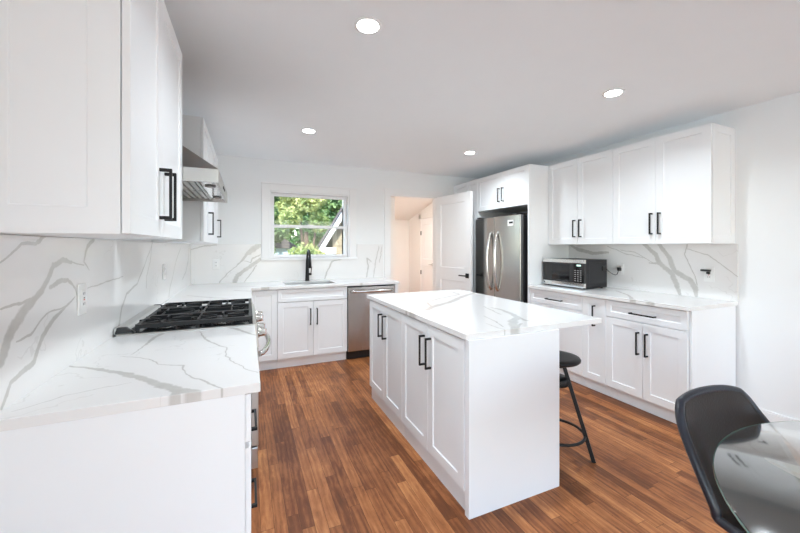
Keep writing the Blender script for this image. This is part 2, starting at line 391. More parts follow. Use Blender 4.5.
sash(1.592, WZ1 - .024, BY + .066, 'upper_sash', .036)
sash(1.215, 1.628, BY + .028, 'lower_sash', .03)
box(.72, .80, BY + .02, BY + .04, 1.622, 1.636).build('sash_lock', M['trim'], wr, True, bevel=.002)

# doorway casing and the open door
c = MB().box(1.784, DX0, BY - .018, BY, 0, 2.18).box(DX1, 2.73, BY - .018, BY, 0, 2.18).box(DX0, DX1, BY - .018, BY, DZ, 2.18)
c.box(DX0, DX0 + .015, BY, T, 0, DZ).box(DX1 - .012, DX1, BY, T, 0, DZ).box(DX0 + .015, DX1 - .012, BY, T, DZ - .015, DZ)
struct(c, 'trim_1', M['trim'], 'white casing around the open doorway', 'trim', bevel=.002)
dr = thing('door_1', 'white two-panel door standing open into the kitchen', 'door', (2.637, 4.652, 0), kind='structure')
dr.rotation_euler = (0, 0, math.atan2(-.745, .109))
W_, H_ = .758, 2.09          # local x along the leaf away from the hinges; visible face is local -y ... both faces panelled
def two_panel(yf, dep, W, z0, z1, mid0, mid1):
    return None
lf = MB()
xs = [0, .122, .63, W_]; zs = [.012, .24, .867, 1.05, 1.965, H_]
def leaf(mb, xs, zs, t, dep, rec):
    n, k = len(xs), len(zs)
    for side in (0, 1):
        y = -t / 2 if side == 0 else t / 2; yd = y + dep if side == 0 else y - dep
        for i in range(n - 1):
            for j in range(k - 1):
                a, b, c_, d = xs[i], xs[i + 1], zs[j], zs[j + 1]
                if (i, j) in rec:
                    q = .004
                    mb.add([(a, y, c_), (b, y, c_), (b, y, d), (a, y, d), (a + q, yd, c_ + q), (b - q, yd, c_ + q), (b - q, yd, d - q), (a + q, yd, d - q)],
                           [(0, 1, 5, 4), (1, 2, 6, 5), (2, 3, 7, 6), (3, 0, 4, 7), (4, 5, 6, 7)])
                else: mb.add([(a, y, c_), (b, y, c_), (b, y, d), (a, y, d)], [(0, 1, 2, 3)])
    h = t / 2
    for i in range(n - 1):
        for z in (zs[0], zs[-1]): mb.add([(xs[i], -h, z), (xs[i + 1], -h, z), (xs[i + 1], h, z), (xs[i], h, z)], [(0, 1, 2, 3)])
    for j in range(k - 1):
        for x in (xs[0], xs[-1]): mb.add([(x, -h, zs[j]), (x, -h, zs[j + 1]), (x, h, zs[j + 1]), (x, h, zs[j])], [(0, 1, 2, 3)])
leaf(lf, xs, zs, .038, .008, {(1, 1), (1, 3)})
o = lf.build('door_leaf', M['trim'], dr, bevel=.0012)
def lever(parent, x, z, ydir, to, m):
    h = MB(); y = .02 * ydir
    h.box(x - .032, x + .032, min(y, y + .008 * ydir), max(y, y + .008 * ydir), z - .032, z + .032)
    h.tube([(x, y, z), (x, y + .045 * ydir, z)], .010)
    h.tube([(x, y + .045 * ydir, z), (x + to * .05, y + .047 * ydir, z), (x + to * .12, y + .047 * ydir, z)], .008)
    return h.build('door_handle', m, parent, bevel=.002)
lever(dr, .695, .955, -1, -1, M['black']); lever(dr, .695, .955, 1, -1, M['black'])
for z in (.25, 1.1, 1.85): MB().tube([(0.0, .024, z - .045), (0.0, .024, z + .045)], .006).build('hinge', M['black'], dr)
h2 = thing('door_2', 'closed white door at the far right of the hall with a steel lever', 'door', (3.955, 7.72, 0), -90, kind='structure')
lf = MB(); leaf(lf, [0, .1, .56, .66], [.012, .24, .88, 1.05, 1.88, 2.03], .036, .007, {(1, 1), (1, 3)})
lf.build('door_leaf', M['trim'], h2, bevel=.0012)
MB().box(-.10, -.005, -.03, .0, 0, 2.14).box(.665, .76, -.03, 0, 0, 2.14).box(-.10, .76, -.03, 0, 2.035, 2.14).build('door_casing', M['hall'], h2, bevel=.002)
lever(h2, .60, .93, -1, -1, M['steel_x'])
for z in (.72, 1.68): box(-.008, .02, -.032, -.019, z - .05, z + .05).build('hinge', M['black'], h2)
hlamp = thing('hall_ceiling_light', 'warm flush ceiling light inside the hall', 'light', (3.05, 6.2, 2.42))
MB().lathe((3.05, 6.2, 2.385), [(.10, 0), (.13, .012), (.13, .035)]).build('lamp_base', M['trim'], hlamp, True)
MB().lathe((3.05, 6.2, 2.335), [(.001, 0), (.06, .01), (.095, .03), (.10, .049)]).build('lamp_shade', M['bulb_warm'], hlamp, True)
light('hall_light', 'AREA', (3.05, 6.2, 2.32), (0, 0, 0), HALL_W, (1, .965, .92), shape='DISK', size=.25)

# ---------------- recessed lights ----------------
spots = [(.544, 1.64, 'recessed ceiling light nearest the camera above the range aisle'), (2.37, 1.665, 'recessed ceiling light above the microwave counter side of the island'),
         (.53, 3.35, 'recessed ceiling light in front of the sink window'), (2.36, 3.389, 'recessed ceiling light in front of the refrigerator')]
proto = thing('recessed_light', spots[0][2], 'ceiling light', (spots[0][0], spots[0][1], CZ), group='recessed ceiling lights')
MB().lathe((0, 0, -.006), [(.052, 0), (.066, 0), (.07, .006)], 40).build('trim_ring', M['trim'], proto)
MB().lathe((0, 0, -.0085), [(.001, 0), (.052, .001), (.052, .006)], 40).build('lens', M['bulb'], proto)
for i, (x, y, lb) in enumerate(spots):
    o = proto if i == 0 else copy_tree(proto)
    o.location = (x, y, CZ); o['label'] = lb
    light('recessed_lamp', 'AREA', (x, y, CZ - .012), (0, 0, 0), LAMP_W, (.83, .93, 1), shape='DISK', size=.11, spread=R(145))

# ---------------- quartz ----------------
V_LEFT = [[(1.261, 1.047, 0.022), (1.314, 1.124, 0.024), (1.383, 1.173, 0.02), (1.46, 1.205, 0.016), (1.538, 1.285, 0.014), (1.599, 1.301, 0.012), (1.667, 1.289, 0.007)], [(1.268, 0.922, 0.008), (1.306, 0.975, 0.009), (1.42, 0.999, 0.012), (1.471, 1.063, 0.013), (1.538, 1.106, 0.011), (1.607, 1.131, 0.007), (1.696, 1.157, 0.003)], [(1.261, 1.185, 0.004), (1.356, 1.187, 0.006), (1.411, 1.195, 0.004)], [(1.331, 1.081, 0.003), (1.401, 1.084, 0.006), (1.492, 1.132, 0.004), (1.612, 1.136, 0.003)], [(1.515, 1.216, 0.01), (1.574, 1.228, 0.011), (1.639, 1.229, 0.009), (1.696, 1.19, 0.005), (1.717, 1.154, 0.003)], [(1.261, 1.304, 0.003), (1.356, 1.356, 0.006), (1.43, 1.356, 0.008), (1.492, 1.389, 0.008)], [(1.87, 1.377, 0.012), (1.808, 1.351, 0.012), (1.775, 1.288, 0.006), (1.826, 1.256, 0.003)], [(1.639, 1.293, 0.003), (1.775, 1.276, 0.003)], [(1.808, 1.178, 0.003), (2.025, 1.187, 0.004), (2.253, 1.194, 0.003)], [(2.896, 1.39, 0.004), (2.667, 1.229, 0.006), (2.511, 1.132, 0.008), (2.312, 1.094, 0.009), (2.236, 1.039, 0.013), (2.187, 0.947, 0.016)], [(2.858, 1.367, 0.006), (2.811, 1.249, 0.005), (2.722, 1.163, 0.006), (2.714, 1.085, 0.008)], [(3.968, 1.332, 0.008), (3.732, 1.214, 0.008), (3.593, 1.097, 0.008), (3.464, 1.004, 0.012), (3.421, 0.936, 0.012)], [(4.528, 1.368, 0.01), (4.452, 1.186, 0.016), (4.285, 1.081, 0.01), (4.089, 1.024, 0.01)]]
V_LCOUNT = [[(-0.61, 1.657, 0.004), (-0.545, 1.612, 0.01), (-0.45, 1.535, 0.016), (-0.368, 1.46, 0.02), (-0.308, 1.39, 0.02), (-0.265, 1.33, 0.022), (-0.19, 1.24, 0.026), (-0.138, 1.199, 0.022)], [(-0.19, 1.24, 0.02), (-0.193, 1.19, 0.03), (-0.181, 1.144, 0.03)], [(-0.46, 1.714, 0.002), (-0.399, 1.671, 0.004), (-0.347, 1.634, 0.004), (-0.3, 1.542, 0.003), (-0.215, 1.497, 0.006), (-0.192, 1.384, 0.003), (-0.122, 1.277, 0.007), (-0.053, 1.189, 0.004)], [(-0.226, 2.051, 0.003), (-0.166, 1.838, 0.008), (-0.084, 1.684, 0.004), (-0.077, 1.546, 0.004), (-0.01, 1.377, 0.003), (0.033, 1.309, 0.002)], [(-0.394, 2.074, 0.02), (-0.411, 1.953, 0.014), (-0.413, 1.828, 0.004), (-0.432, 1.717, 0.002)], [(-0.116, 2.124, 0.01), (-0.059, 2.059, 0.02), (0.036, 1.862, 0.008)], [(-0.569, 1.255, 0.002), (-0.482, 1.332, 0.002), (-0.342, 1.375, 0.002)], [(-0.483, 3.602, 0.01), (-0.302, 3.406, 0.012), (-0.147, 3.261, 0.01)], [(-0.111, 3.846, 0.012), (0.032, 3.709, 0.012)]]
V_RIGHT = [[(2.183, 1.378, 0.022), (2.068, 1.27, 0.028), (2.04, 1.197, 0.032), (1.934, 1.106, 0.034), (1.892, 1.003, 0.03), (1.867, 0.916, 0.022)], [(2.045, 1.377, 0.024), (1.956, 1.249, 0.03), (1.913, 1.131, 0.034), (1.79, 1.059, 0.032), (1.747, 0.983, 0.034), (1.743, 0.923, 0.016)], [(2.127, 1.193, 0.008), (2.045, 1.192, 0.016)], [(1.81, 1.375, 0.01), (1.83, 1.287, 0.006), (1.79, 1.173, 0.005), (1.754, 1.096, 0.006), (1.735, 1.018, 0.006)], [(1.82, 1.333, 0.005), (1.657, 1.273, 0.005), (1.551, 1.186, 0.005), (1.468, 1.111, 0.004)], [(3.021, 1.369, 0.02), (2.912, 1.313, 0.03), (2.726, 1.276, 0.028), (2.549, 1.285, 0.018)], [(2.555, 1.353, 0.004), (2.343, 1.272, 0.005), (2.188, 1.242, 0.004)], [(2.411, 1.317, 0.004), (2.264, 1.292, 0.005), (2.068, 1.183, 0.004)]]
V_RCOUNT = [[(3.326, 2.303, 0.02), (3.135, 2.061, 0.02), (2.782, 1.778, 0.05)], [(2.955, 1.804, 0.03), (2.818, 1.627, 0.04)], [(3.365, 1.719, 0.006), (3.566, 1.631, 0.006)], [(2.882, 2.733, 0.02), (2.782, 2.54, 0.02)]]
V_ISLAND = [[(1.598, 2.036, 0.006), (1.605, 1.94, 0.014), (1.575, 1.81, 0.018), (1.531, 1.693, 0.02), (1.421, 1.607, 0.026), (1.315, 1.478, 0.024), (1.237, 1.372, 0.02)], [(1.531, 1.693, 0.014), (1.505, 1.603, 0.012), (1.515, 1.554, 0.004)], [(1.325, 1.474, 0.01), (1.418, 1.535, 0.008)], [(1.239, 1.625, 0.002), (1.237, 1.539, 0.004), (1.229, 1.413, 0.003)], [(0.924, 1.963, 0.03), (1.02, 2.127, 0.024), (1.138, 2.139, 0.02), (1.239, 2.232, 0.024), (1.468, 2.367, 0.022), (1.734, 2.592, 0.024), (1.918, 2.713, 0.02)], [(1.102, 2.397, 0.004), (1.284, 2.414, 0.008), (1.237, 2.277, 0.01), (1.249, 2.228, 0.01)], [(1.298, 2.441, 0.004), (1.502, 2.571, 0.006), (1.776, 2.705, 0.008), (1.794, 2.839, 0.01)], [(0.956, 2.508, 0.004), (0.97, 2.212, 0.005), (1.014, 2.129, 0.004)], [(1.571, 2.087, 0.004), (1.53, 1.929, 0.006), (1.491, 1.803, 0.004)], [(1.359, 1.805, 0.003), (1.331, 1.665, 0.004), (1.274, 1.515, 0.004)]]
V_BACK = [[(0.135, 1.37, 0.05), (0.06, 1.312, 0.05), (-0.003, 1.257, 0.03), (-0.057, 1.186, 0.014), (-0.134, 1.103, 0.008), (-0.219, 1.026, 0.006), (-0.302, 0.925, 0.005)], [(0.149, 1.198, 0.03), (0.06, 1.124, 0.034), (-0.038, 1.052, 0.03), (-0.115, 0.997, 0.03), (-0.14, 0.908, 0.04)], [(0.149, 1.252, 0.01), (0.06, 1.21, 0.014), (0.04, 1.157, 0.01), (-0.038, 1.179, 0.006)], [(0.099, 1.113, 0.01), (0.04, 1.018, 0.008), (-0.038, 0.914, 0.006)], [(-0.588, 1.309, 0.006), (-0.501, 1.349, 0.01), (-0.33, 1.369, 0.008)], [(0.936, 0.923, 0.012), (0.986, 1.046, 0.014), (1.036, 1.155, 0.016), (1.163, 1.178, 0.006)], [(1.518, 0.928, 0.01), (1.545, 1.083, 0.014), (1.523, 1.188, 0.014), (1.589, 1.145, 0.008)], [(1.617, 0.898, 0.006), (1.656, 1.16, 0.01), (1.701, 1.344, 0.008)], [(1.746, 1.344, 0.006), (1.712, 1.133, 0.006)]]

V_BCOUNT = [[(-.2, 4.2, .01), (.2, 4.15, .012), (.5, 4.3, .008)], [(1.1, 4.3, .01), (1.3, 4.1, .012), (1.6, 4.2, .006)], [(1.25, 4.02, .02), (1.33, 4.06, .02)], [(.15, 4.02, .02), (.26, 4.03, .02)]]
Q = {}
Q['left'] = quartz('quartz_left_splash', 'YZ', V_LEFT, .010, 1.6)
Q['lcount'] = quartz('quartz_left_counter', 'XY', V_LCOUNT + V_BCOUNT, .016, 1.3, 3.1)
Q['right'] = quartz('quartz_right_splash', 'YZ', V_RIGHT, .012, 1.25, 5.2)
Q['rcount'] = quartz('quartz_right_counter', 'XY', V_RCOUNT, .02, 1.0, 7.7)
Q['island'] = quartz('quartz_island_top', 'XY', V_ISLAND, .016, 2.0, 1.3)
Q['back'] = quartz('quartz_back_splash', 'XZ', V_BACK, .018, 1.3, 2.2)
g_ct = 'white quartz worktops with grey veins'
o = box(LW, .039, 1.206, 2.096, SL, CT).build('countertop', Q['lcount'], None, bevel=.002); tag(o, 'white veined quartz counter between the camera and the range', 'countertop')
# L-shaped far counter with the sink cut-out
SX0, SX1, SY0, SY1 = .40, .97, 4.13, 4.50
m = MB(); yb = BY
xs = [LW, .039, SX0, SX1, 1.75]; ys = [2.868, 4.015, SY0, SY1, yb]
idx = lambda i, j, z: (i * 5 + j) * 2 + z
vs = [(x, y, z) for x in xs for y in ys for z in (SL, CT)]
cells = {(i, j) for i in range(4) for j in range(4)} - {(2, 2)} - {(1, 0), (2, 0), (3, 0)}
fs = []
for i, j in cells:
    fs += [(idx(i, j, 1), idx(i + 1, j, 1), idx(i + 1, j + 1, 1), idx(i, j + 1, 1)), (idx(i, j, 0), idx(i, j + 1, 0), idx(i + 1, j + 1, 0), idx(i + 1, j, 0))]
    for (di, dj, a, b) in ((-1, 0, (i, j), (i, j + 1)), (1, 0, (i + 1, j), (i + 1, j + 1)), (0, -1, (i, j), (i + 1, j)), (0, 1, (i, j + 1), (i + 1, j + 1))):
        if (i + di, j + dj) not in cells: fs.append((idx(*a, 0), idx(*b, 0), idx(*b, 1), idx(*a, 1)))
m.add(vs, fs)
o = m.build('countertop', Q['lcount'], None, bevel=.002); tag(o, 'white quartz corner counter that wraps past the range and holds the sink', 'countertop')
o = box(2.903, RW, 1.467, 3.047, SL, CT).build('countertop', Q['rcount'], None, bevel=.002); tag(o, 'white quartz counter under the microwave', 'countertop')
o = box(.993, 1.975, 1.460, 3.03, SL, CT).build('countertop', Q['island'], None, bevel=.002); tag(o, 'white quartz island top overhanging the stool side', 'countertop')
o = box(LW + .001, LW + .0125, 1.19, BY - .001, CT + .0005, 1.381).build('backsplash', Q['left'], None); tag(o, 'veined quartz backsplash slab on the wall behind the range', 'backsplash')
bs = MB().box(LW + .013, .155, BY - .0125, BY - .001, CT + .0005, 1.381).box(.155, 1.38, BY - .0125, BY - .001, CT + .0005, 1.177).box(1.38, 1.764, BY - .0125, BY - .001, CT + .0005, 1.381)
o = bs.build('backsplash', Q['back'], None); tag(o, 'veined quartz backsplash slab around the bottom of the window', 'backsplash')
o = box(RW - .0125, RW - .001, 1.467, 3.047, CT + .0005, 1.371).build('backsplash', Q['right'], None); tag(o, 'quartz backsplash slab with bold forked veins behind the microwave', 'backsplash')

# ---------------- cabinets ----------------
def pull(parent, x, z, L, vert=True, so=.035, name='handle'):
    h = MB(); a = .006; hl_ = L / 2
    if vert:
        h.box(x - a, x + a, -so - .004, -so + .005, z - hl_, z + hl_)
        for s in (-1, 1):
            zc = z + s * (hl_ - .006); h.box(x - a, x + a, -so + .004, 0, zc - .006, zc + .006)
    else:
        h.box(x - hl_, x + hl_, -so - .004, -so + .005, z - a, z + a)
        for s in (-1, 1):
            xc = x + s * (hl_ - .006); h.box(xc - .006, xc + .006, -so + .004, 0, z - a, z + a)
    return h.build(name, M['black'], parent, bevel=.0015)
def cabinet(name, label, cat, loc, rz, w, depth, z0, z1, fronts, toe=None, toe_in=.055, group=None, left_end=False, right_end=False, so=.035, base_z=0.0, x_lo=0, x_hi=None):
    """front faces local -y at y=0 with local x to the viewer's right; parts are doors and drawers with pulls"""
    t = thing(name, label, cat, loc, rz, group); x_hi = w if x_hi is None else x_hi
    box(x_lo + .001, x_hi - .001, .0225, depth, z0, z1).build('cabinet_body', M['paint'], t, bevel=.001)
    if toe: box(x_lo + .001, x_hi - .001, toe_in, depth - .02, 0.001, z0 - .0005).build('toe_kick', M['paint'], t)
    for fr in fronts:
        kind, a, b, c_, d = fr[:5]
        rail = .045 if kind == 'drawer' else .058
        nm = {'door': 'door', 'drawer': 'drawer_front', 'false': 'false_drawer_front', 'slab': 'filler_panel'}[kind]
        if kind == 'false': rail = .04
        g = .0016
        if kind == 'slab': o = box(a + g, b - g, 0, .02, c_ + g, d - g).build(nm, M['paint'], t, bevel=.001)
        else: o = MB().shaker(a + g, b - g, c_ + g, d - g, 0, .02, rail).build(nm, M['paint'], t, bevel=.0012)
        if len(fr) > 5 and fr[5]:
            hk, hx, hz = fr[5][:3]; L = fr[5][3] if len(fr[5]) > 3 else .185
            pull(o, hx, hz, L, hk == 'v', so)
    for flag, xx in ((left_end, 0), (right_end, 1)):
        if flag:   # shaker end panel on the side
            e = MB().shaker(0, flag[1], z0, z1, 0, .014, .07 if xx == 0 else .06, .0035 if xx == 0 else .006)
            x = x_lo if xx == 0 else x_hi
            if xx == 0: e.v = [(x - .0145 + p[1], .0225 + flag[1] - p[0], p[2]) for p in e.v]
            else: e.v = [(x + .0145 - p[1], .0225 + p[0], p[2]) for p in e.v]
            e.build('end_panel', M['paint'], t, bevel=.001)
    return t
ZB, ZC = .105, .8835
# back wall run (front y = 4.04)
F0 = 4.04
cabinet('base_cabinet', 'narrow white corner base cabinet beside the sink cabinet, beyond the range', 'cabinet', (.022, F0, 0), 0, .280, .60, ZB, ZC, [('door', 0.0, .280, .115, .878)], True, group='kitchen base cabinets')
cabinet('sink_base_cabinet', 'white shaker sink cabinet with two doors under the window', 'cabinet', (.303, F0, 0), 0, .781, .60, ZB, ZC - .225,
        [('false', 0, .781, .735, .878), ('door', 0, .387, .115, .732, ('v', .352, .56)), ('door', .387, .781, .115, .732, ('v', .425, .56))], True, group='kitchen base cabinets')
o = MB().box(1.694, 1.738, F0 + .0, BY - .013, 0, ZC).build('end_panel', M['paint'], None, bevel=.001, loc=(1.716, F0 + .3, 0)); tag(o, 'white end panel between the dishwasher and the doorway', 'panel')
# left wall run (front x = .017)
cabinet('drawer_base_cabinet', 'white three-drawer base cabinet at the camera end of the range wall', 'cabinet', (.012, 1.222, 0), 90, .868, .60, ZB, ZC,
        [('drawer', 0, .868, .722, .878, ('h', .36, .80, .17)), ('drawer', 0, .868, .42, .705, ('h', .31, .652, .17)), ('drawer', 0, .868, .115, .415, ('h', .31, .358, .17))], True, group='kitchen base cabinets', so=.020)
o = box(LW + .001, -.006, 1.212, 1.220, 0, ZC).build('end_panel', M['paint'], None, bevel=.001, loc=(-.3, 1.216, 0)); tag(o, 'big plain white side panel closing the counter nearest the camera', 'panel')
cabinet('base_cabinet', 'white base cabinet between the range and the sink corner', 'cabinet', (.012, 2.875, 0), 90, 1.137, .60, ZB, ZC,
        [('door', 0, .40, .115, .72, ('v', .04, .60)), ('drawer', 0, .40, .722, .878, ('h', .2, .80)), ('slab', .40, 1.05, .115, .878)], True, group='kitchen base cabinets')
# right wall run (front x = 2.93); local x runs toward the camera
FR = 2.93
cabinet('base_cabinet', 'white base cabinet with one drawer below the microwave', 'cabinet', (FR, 3.046, 0), -90, .678, .612, ZB, ZC,
        [('drawer', 0, .678, .732, .878, ('h', .352, .798, .20)), ('door', 0, .339, .115, .729, ('v', .30, .56)), ('door', .339, .678, .115, .729, ('v', .378, .56))], True, .06, group='kitchen base cabinets')
cabinet('base_cabinet', 'slim white pull-out cabinet with a single tall handle', 'cabinet', (FR, 2.368, 0), -90, .240, .612, ZB, ZC,
        [('door', 0, .24, .115, .878, ('v', .133, .715, .19))], True, .06, group='kitchen base cabinets')
cabinet('base_cabinet', 'white two-door base cabinet with a wide drawer at the chair end of the microwave counter', 'cabinet', (FR, 2.128, 0), -90, .632, .612, ZB, ZC,
        [('drawer', 0, .632, .732, .878, ('h', .322, .797, .20)), ('door', 0, .316, .115, .729, ('v', .286, .56)), ('door', .316, .632, .115, .729, ('v', .354, .56))], True, .06, group='kitchen base cabinets')
o = box(FR + .022, RW - .0125, 1.478, 1.4945, 0, ZC).build('end_panel', M['paint'], None, bevel=.001, loc=(3.2, 1.486, 0)); tag(o, 'white side panel closing the microwave counter behind the black chair', 'panel')
# right wall uppers (front x = 3.213)
UZ0, UZ1 = 1.372, 2.287
cabinet('wall_cabinet', 'white two-door wall cabinet above the microwave, next to the refrigerator panel', 'cabinet', (3.213, 3.047, 0), -90, .784, .34, UZ0, UZ1,
        [('door', 0, .394, UZ0, UZ1, ('v', .362, 1.541)), ('door', .394, .784, UZ0, UZ1, ('v', .436, 1.541))], group='kitchen wall cabinets')
cabinet('wall_cabinet', 'white two-door wall cabinet at the open end of the right wall', 'cabinet', (3.213, 2.262, 0), -90, .776, .34, UZ0, UZ1,
        [('door', 0, .385, UZ0, UZ1, ('v', .354, 1.546)), ('door', .385, .776, UZ0, UZ1, ('v', .420, 1.546))], right_end=('r', .318), x_hi=.762, group='kitchen wall cabinets')
# refrigerator surround
o = box(2.923, RW, 3.050, 3.070, 0, UZ1).build('end_panel', M['paint'], None, bevel=.001, loc=(3.2, 3.06, 0)); tag(o, 'tall white panel standing between the refrigerator and the microwave counter', 'panel')
cabinet('wall_cabinet', 'deep white two-door cabinet above the refrigerator', 'cabinet', (2.93, 4.02, 0), -90, .946, .622, 1.832, UZ1,
        [('door', 0, .490, 1.832, UZ1, ('v', .457, 2.0, .175)), ('door', .490, .946, 1.832, UZ1, ('v', .532, 2.0, .175))], group='kitchen wall cabinets')
cabinet('pantry_cabinet', 'tall white pantry cabinet partly hidden by the open door', 'cabinet', (2.93, 4.642, 0), -90, .62, .622, ZB, UZ1,
        [('door', 0, .372, 1.36, UZ1), ('door', .372, .62, 1.36, UZ1), ('door', 0, .372, .115, 1.35), ('door', .372, .62, .115, 1.35)], True)
# left wall uppers (front x = -.29)
cabinet('wall_cabinet', 'large white wall cabinet in the near foreground with two black handles', 'cabinet', (-.29, 1.162, 0), 90, .831, .314, 1.383, UZ1,
        [('door', 0, .388, 1.383, UZ1, ('v', .344, 1.540)), ('door', .388, .831, 1.383, UZ1, ('v', .428, 1.540))], left_end=('l', .292), x_lo=.016, group='kitchen wall cabinets')
cabinet('wall_cabinet', 'narrow white wall cabinet just beyond the range hood', 'cabinet', (-.29, 2.898, 0), 90, .40, .314, 1.383, UZ1,
        [('door', 0, .40, 1.383, UZ1, ('v', .345, 1.538, .185))], group='kitchen wall cabinets')
cabinet('wall_cabinet', 'white wall cabinet at the window end of the range wall', 'cabinet', (-.29, 3.30, 0), 90, .98, .314, 1.383, UZ1,
        [('door', 0, .49, 1.383, UZ1), ('door', .49, .98, 1.383, UZ1, ('v', .84, 1.538, .185))], group='kitchen wall cabinets')
# island
cabinet('island_cabinet', 'white two-door island cabinet at the dishwasher end', 'cabinet', (1.0, 2.97, 0), -90, .710, .61, ZB, ZC,
        [('door', 0, .353, .115, .878, ('v', .318, .715)), ('door', .353, .71, .115, .878, ('v', .409, .715))], True, .020, group='island cabinets')
cabinet('island_cabinet', 'white two-door island cabinet at the camera end', 'cabinet', (1.0, 2.259, 0), -90, .772, .61, ZB, ZC,
        [('door', 0, .386, .115, .878, ('v', .345, .715)), ('door', .386, .772, .115, .878, ('v', .424, .715))], True, .020, group='island cabinets')
o = box(1.003, 1.611, 1.448, 1.484, 0, ZC).build('end_panel', M['paint'], None, bevel=.0015, loc=(1.3, 1.466, 0)); tag(o, 'wide plain white end panel of the island facing the camera', 'panel')

# ---------------- outlets ----------------
def outlet(label, loc, rz, gfci=False, m=None):
    t = thing('wall_outlet', label, 'outlet', loc, rz)
    box(-.037, .037, -.006, 0, -.06, .06).build('cover_plate', M['white_plastic'], t, bevel=.002)
    box(-.017, .017, -.009, -.006, -.034, .034).build('receptacle', M['white_plastic'], t, bevel=.001)
    for z in (-.02, .02):
        sl = MB().box(-.008, -.005, -.0095, -.009, z - .004, z + .006).box(.005, .008, -.0095, -.009, z - .004, z + .006)
        sl.build('slots', M['dark'], t)
    if gfci: box(-.004, .004, -.0105, -.009, -.005, -.001).build('reset_button', M['red'], t); box(-.004, .004, -.0105, -.009, .002, .006).build('test_button', M['dark'], t)
    return t
outlet('white outlet with a red reset button on the near backsplash before the range', (LW + .013, 1.748, 1.145), 90, True)
outlet('white outlet on the backsplash beyond the range', (LW + .013, 3.22, 1.155), 90)
outlet('white outlet on the far backsplash in the corner by the window', (-.337, BY - .013, 1.143), 0)
outlet('white outlet with the black plug at the open end of the right backsplash', (RW - .013, 1.65, 1.115), -90, True)
outlet('white outlet behind the microwave where its cord plugs in', (RW - .013, 2.41, 1.12), -90)
a = thing('plug_adapter', 'small black plug-in device on the outlet at the open end of the right backsplash', 'plug', (RW - .022, 1.66, 1.15), -90)
box(-.040, .028, -.024, -.001, -.008, .008).build('plug_body', M['plastic_black'], a, bevel=.004)
box(.0, .022, -.02, -.001, -.030, -.010).build('plug_foot', M['plastic_black'], a, bevel=.003)

# ---------------- range ----------------
RY0, RY1 = 2.099, 2.864
rg = thing('gas_range', 'stainless steel gas range with black cast iron grates set between the counters', 'range', (-.28, 2.48, 0))
yc = (RY0 + RY1) / 2
box(-.575, .02, RY0 + .003, RY1 - .003, .11, .895).build('range_body', M['steel_h'], rg, True, bevel=.003)
box(-.575, .00, RY0 + .02, RY1 - .02, .02, .11).build('toe_panel', M['dark'], rg, True)
for x in (-.52, -.06):
    for y in (RY0 + .05, RY1 - .05): MB().tube([(x, y, 0), (x, y, .02)], .018).build('foot', M['plastic_black'], rg, True)
m = MB().box(-.585, .045, RY0 + .001, RY1 - .001, .895, .921)
ck = m.build('cooktop', M['steel_h'], rg, True, bevel=.004)
box(-.51, .03, RY0 + .012, RY1 - .012, .9212, .9228).build('enamel_pan', M['enamel'], ck, loc=rg.location)
# rear vent trim with dark slots
m = MB().hexa([(-.592, RY0 + .003, .9215), (-.515, RY0 + .003, .9215), (-.515, RY1 - .003, .9215), (-.592, RY1 - .003, .9215)],
              [(-.590, RY0 + .003, .952), (-.545, RY0 + .003, .952), (-.545, RY1 - .003, .952), (-.590, RY1 - .003, .952)])
tr_ = m.build('rear_vent_trim', M['steel_h'], rg, True, bevel=.003)
for i in range(9):
    y = RY0 + .05 + i * .079
    MB().hexa([(-.533, y, .9345), (-.519, y, .9225), (-.519, y + .055, .9225), (-.533, y + .055, .9345)],
              [(-.529, y, .9395), (-.513, y, .9255), (-.513, y + .055, .9255), (-.529, y + .055, .9395)]).build('vent_slot', M['plastic_black'], tr_, loc=rg.location)
for y in (RY0 + .003, RY1 - .023):
    MB().hexa([(-.5925, y - .001, .9212), (-.508, y - .001, .9212), (-.508, y + .021, .9212), (-.5925, y + .021, .9212)], [(-.582, y - .001, .955), (-.540, y - .001, .955), (-.540, y + .021, .955), (-.582, y + .021, .955)]).build('trim_end_cap', M['plastic_black'], tr_, bevel=.006, loc=rg.location)
# burners
burn = [(-.40, RY0 + .16, .040), (-.13, RY0 + .16, .048), (-.27, yc, .058), (-.40, RY1 - .16, .046), (-.13, RY1 - .16, .040)]
for x, y, r in burn:
    b_ = MB().lathe((x, y, .923), [(r + .016, 0), (r + .014, .006), (r, .008), (r, .016)], 28).build('burner', M['chrome'], rg, True)
    MB().lathe((x, y, .937), [(r - .004, 0), (r + .003, .002), (r + .003, .008), (r - .005, .012), (.001, .012)], 28).build('burner_cap', M['iron'], b_, loc=rg.location)
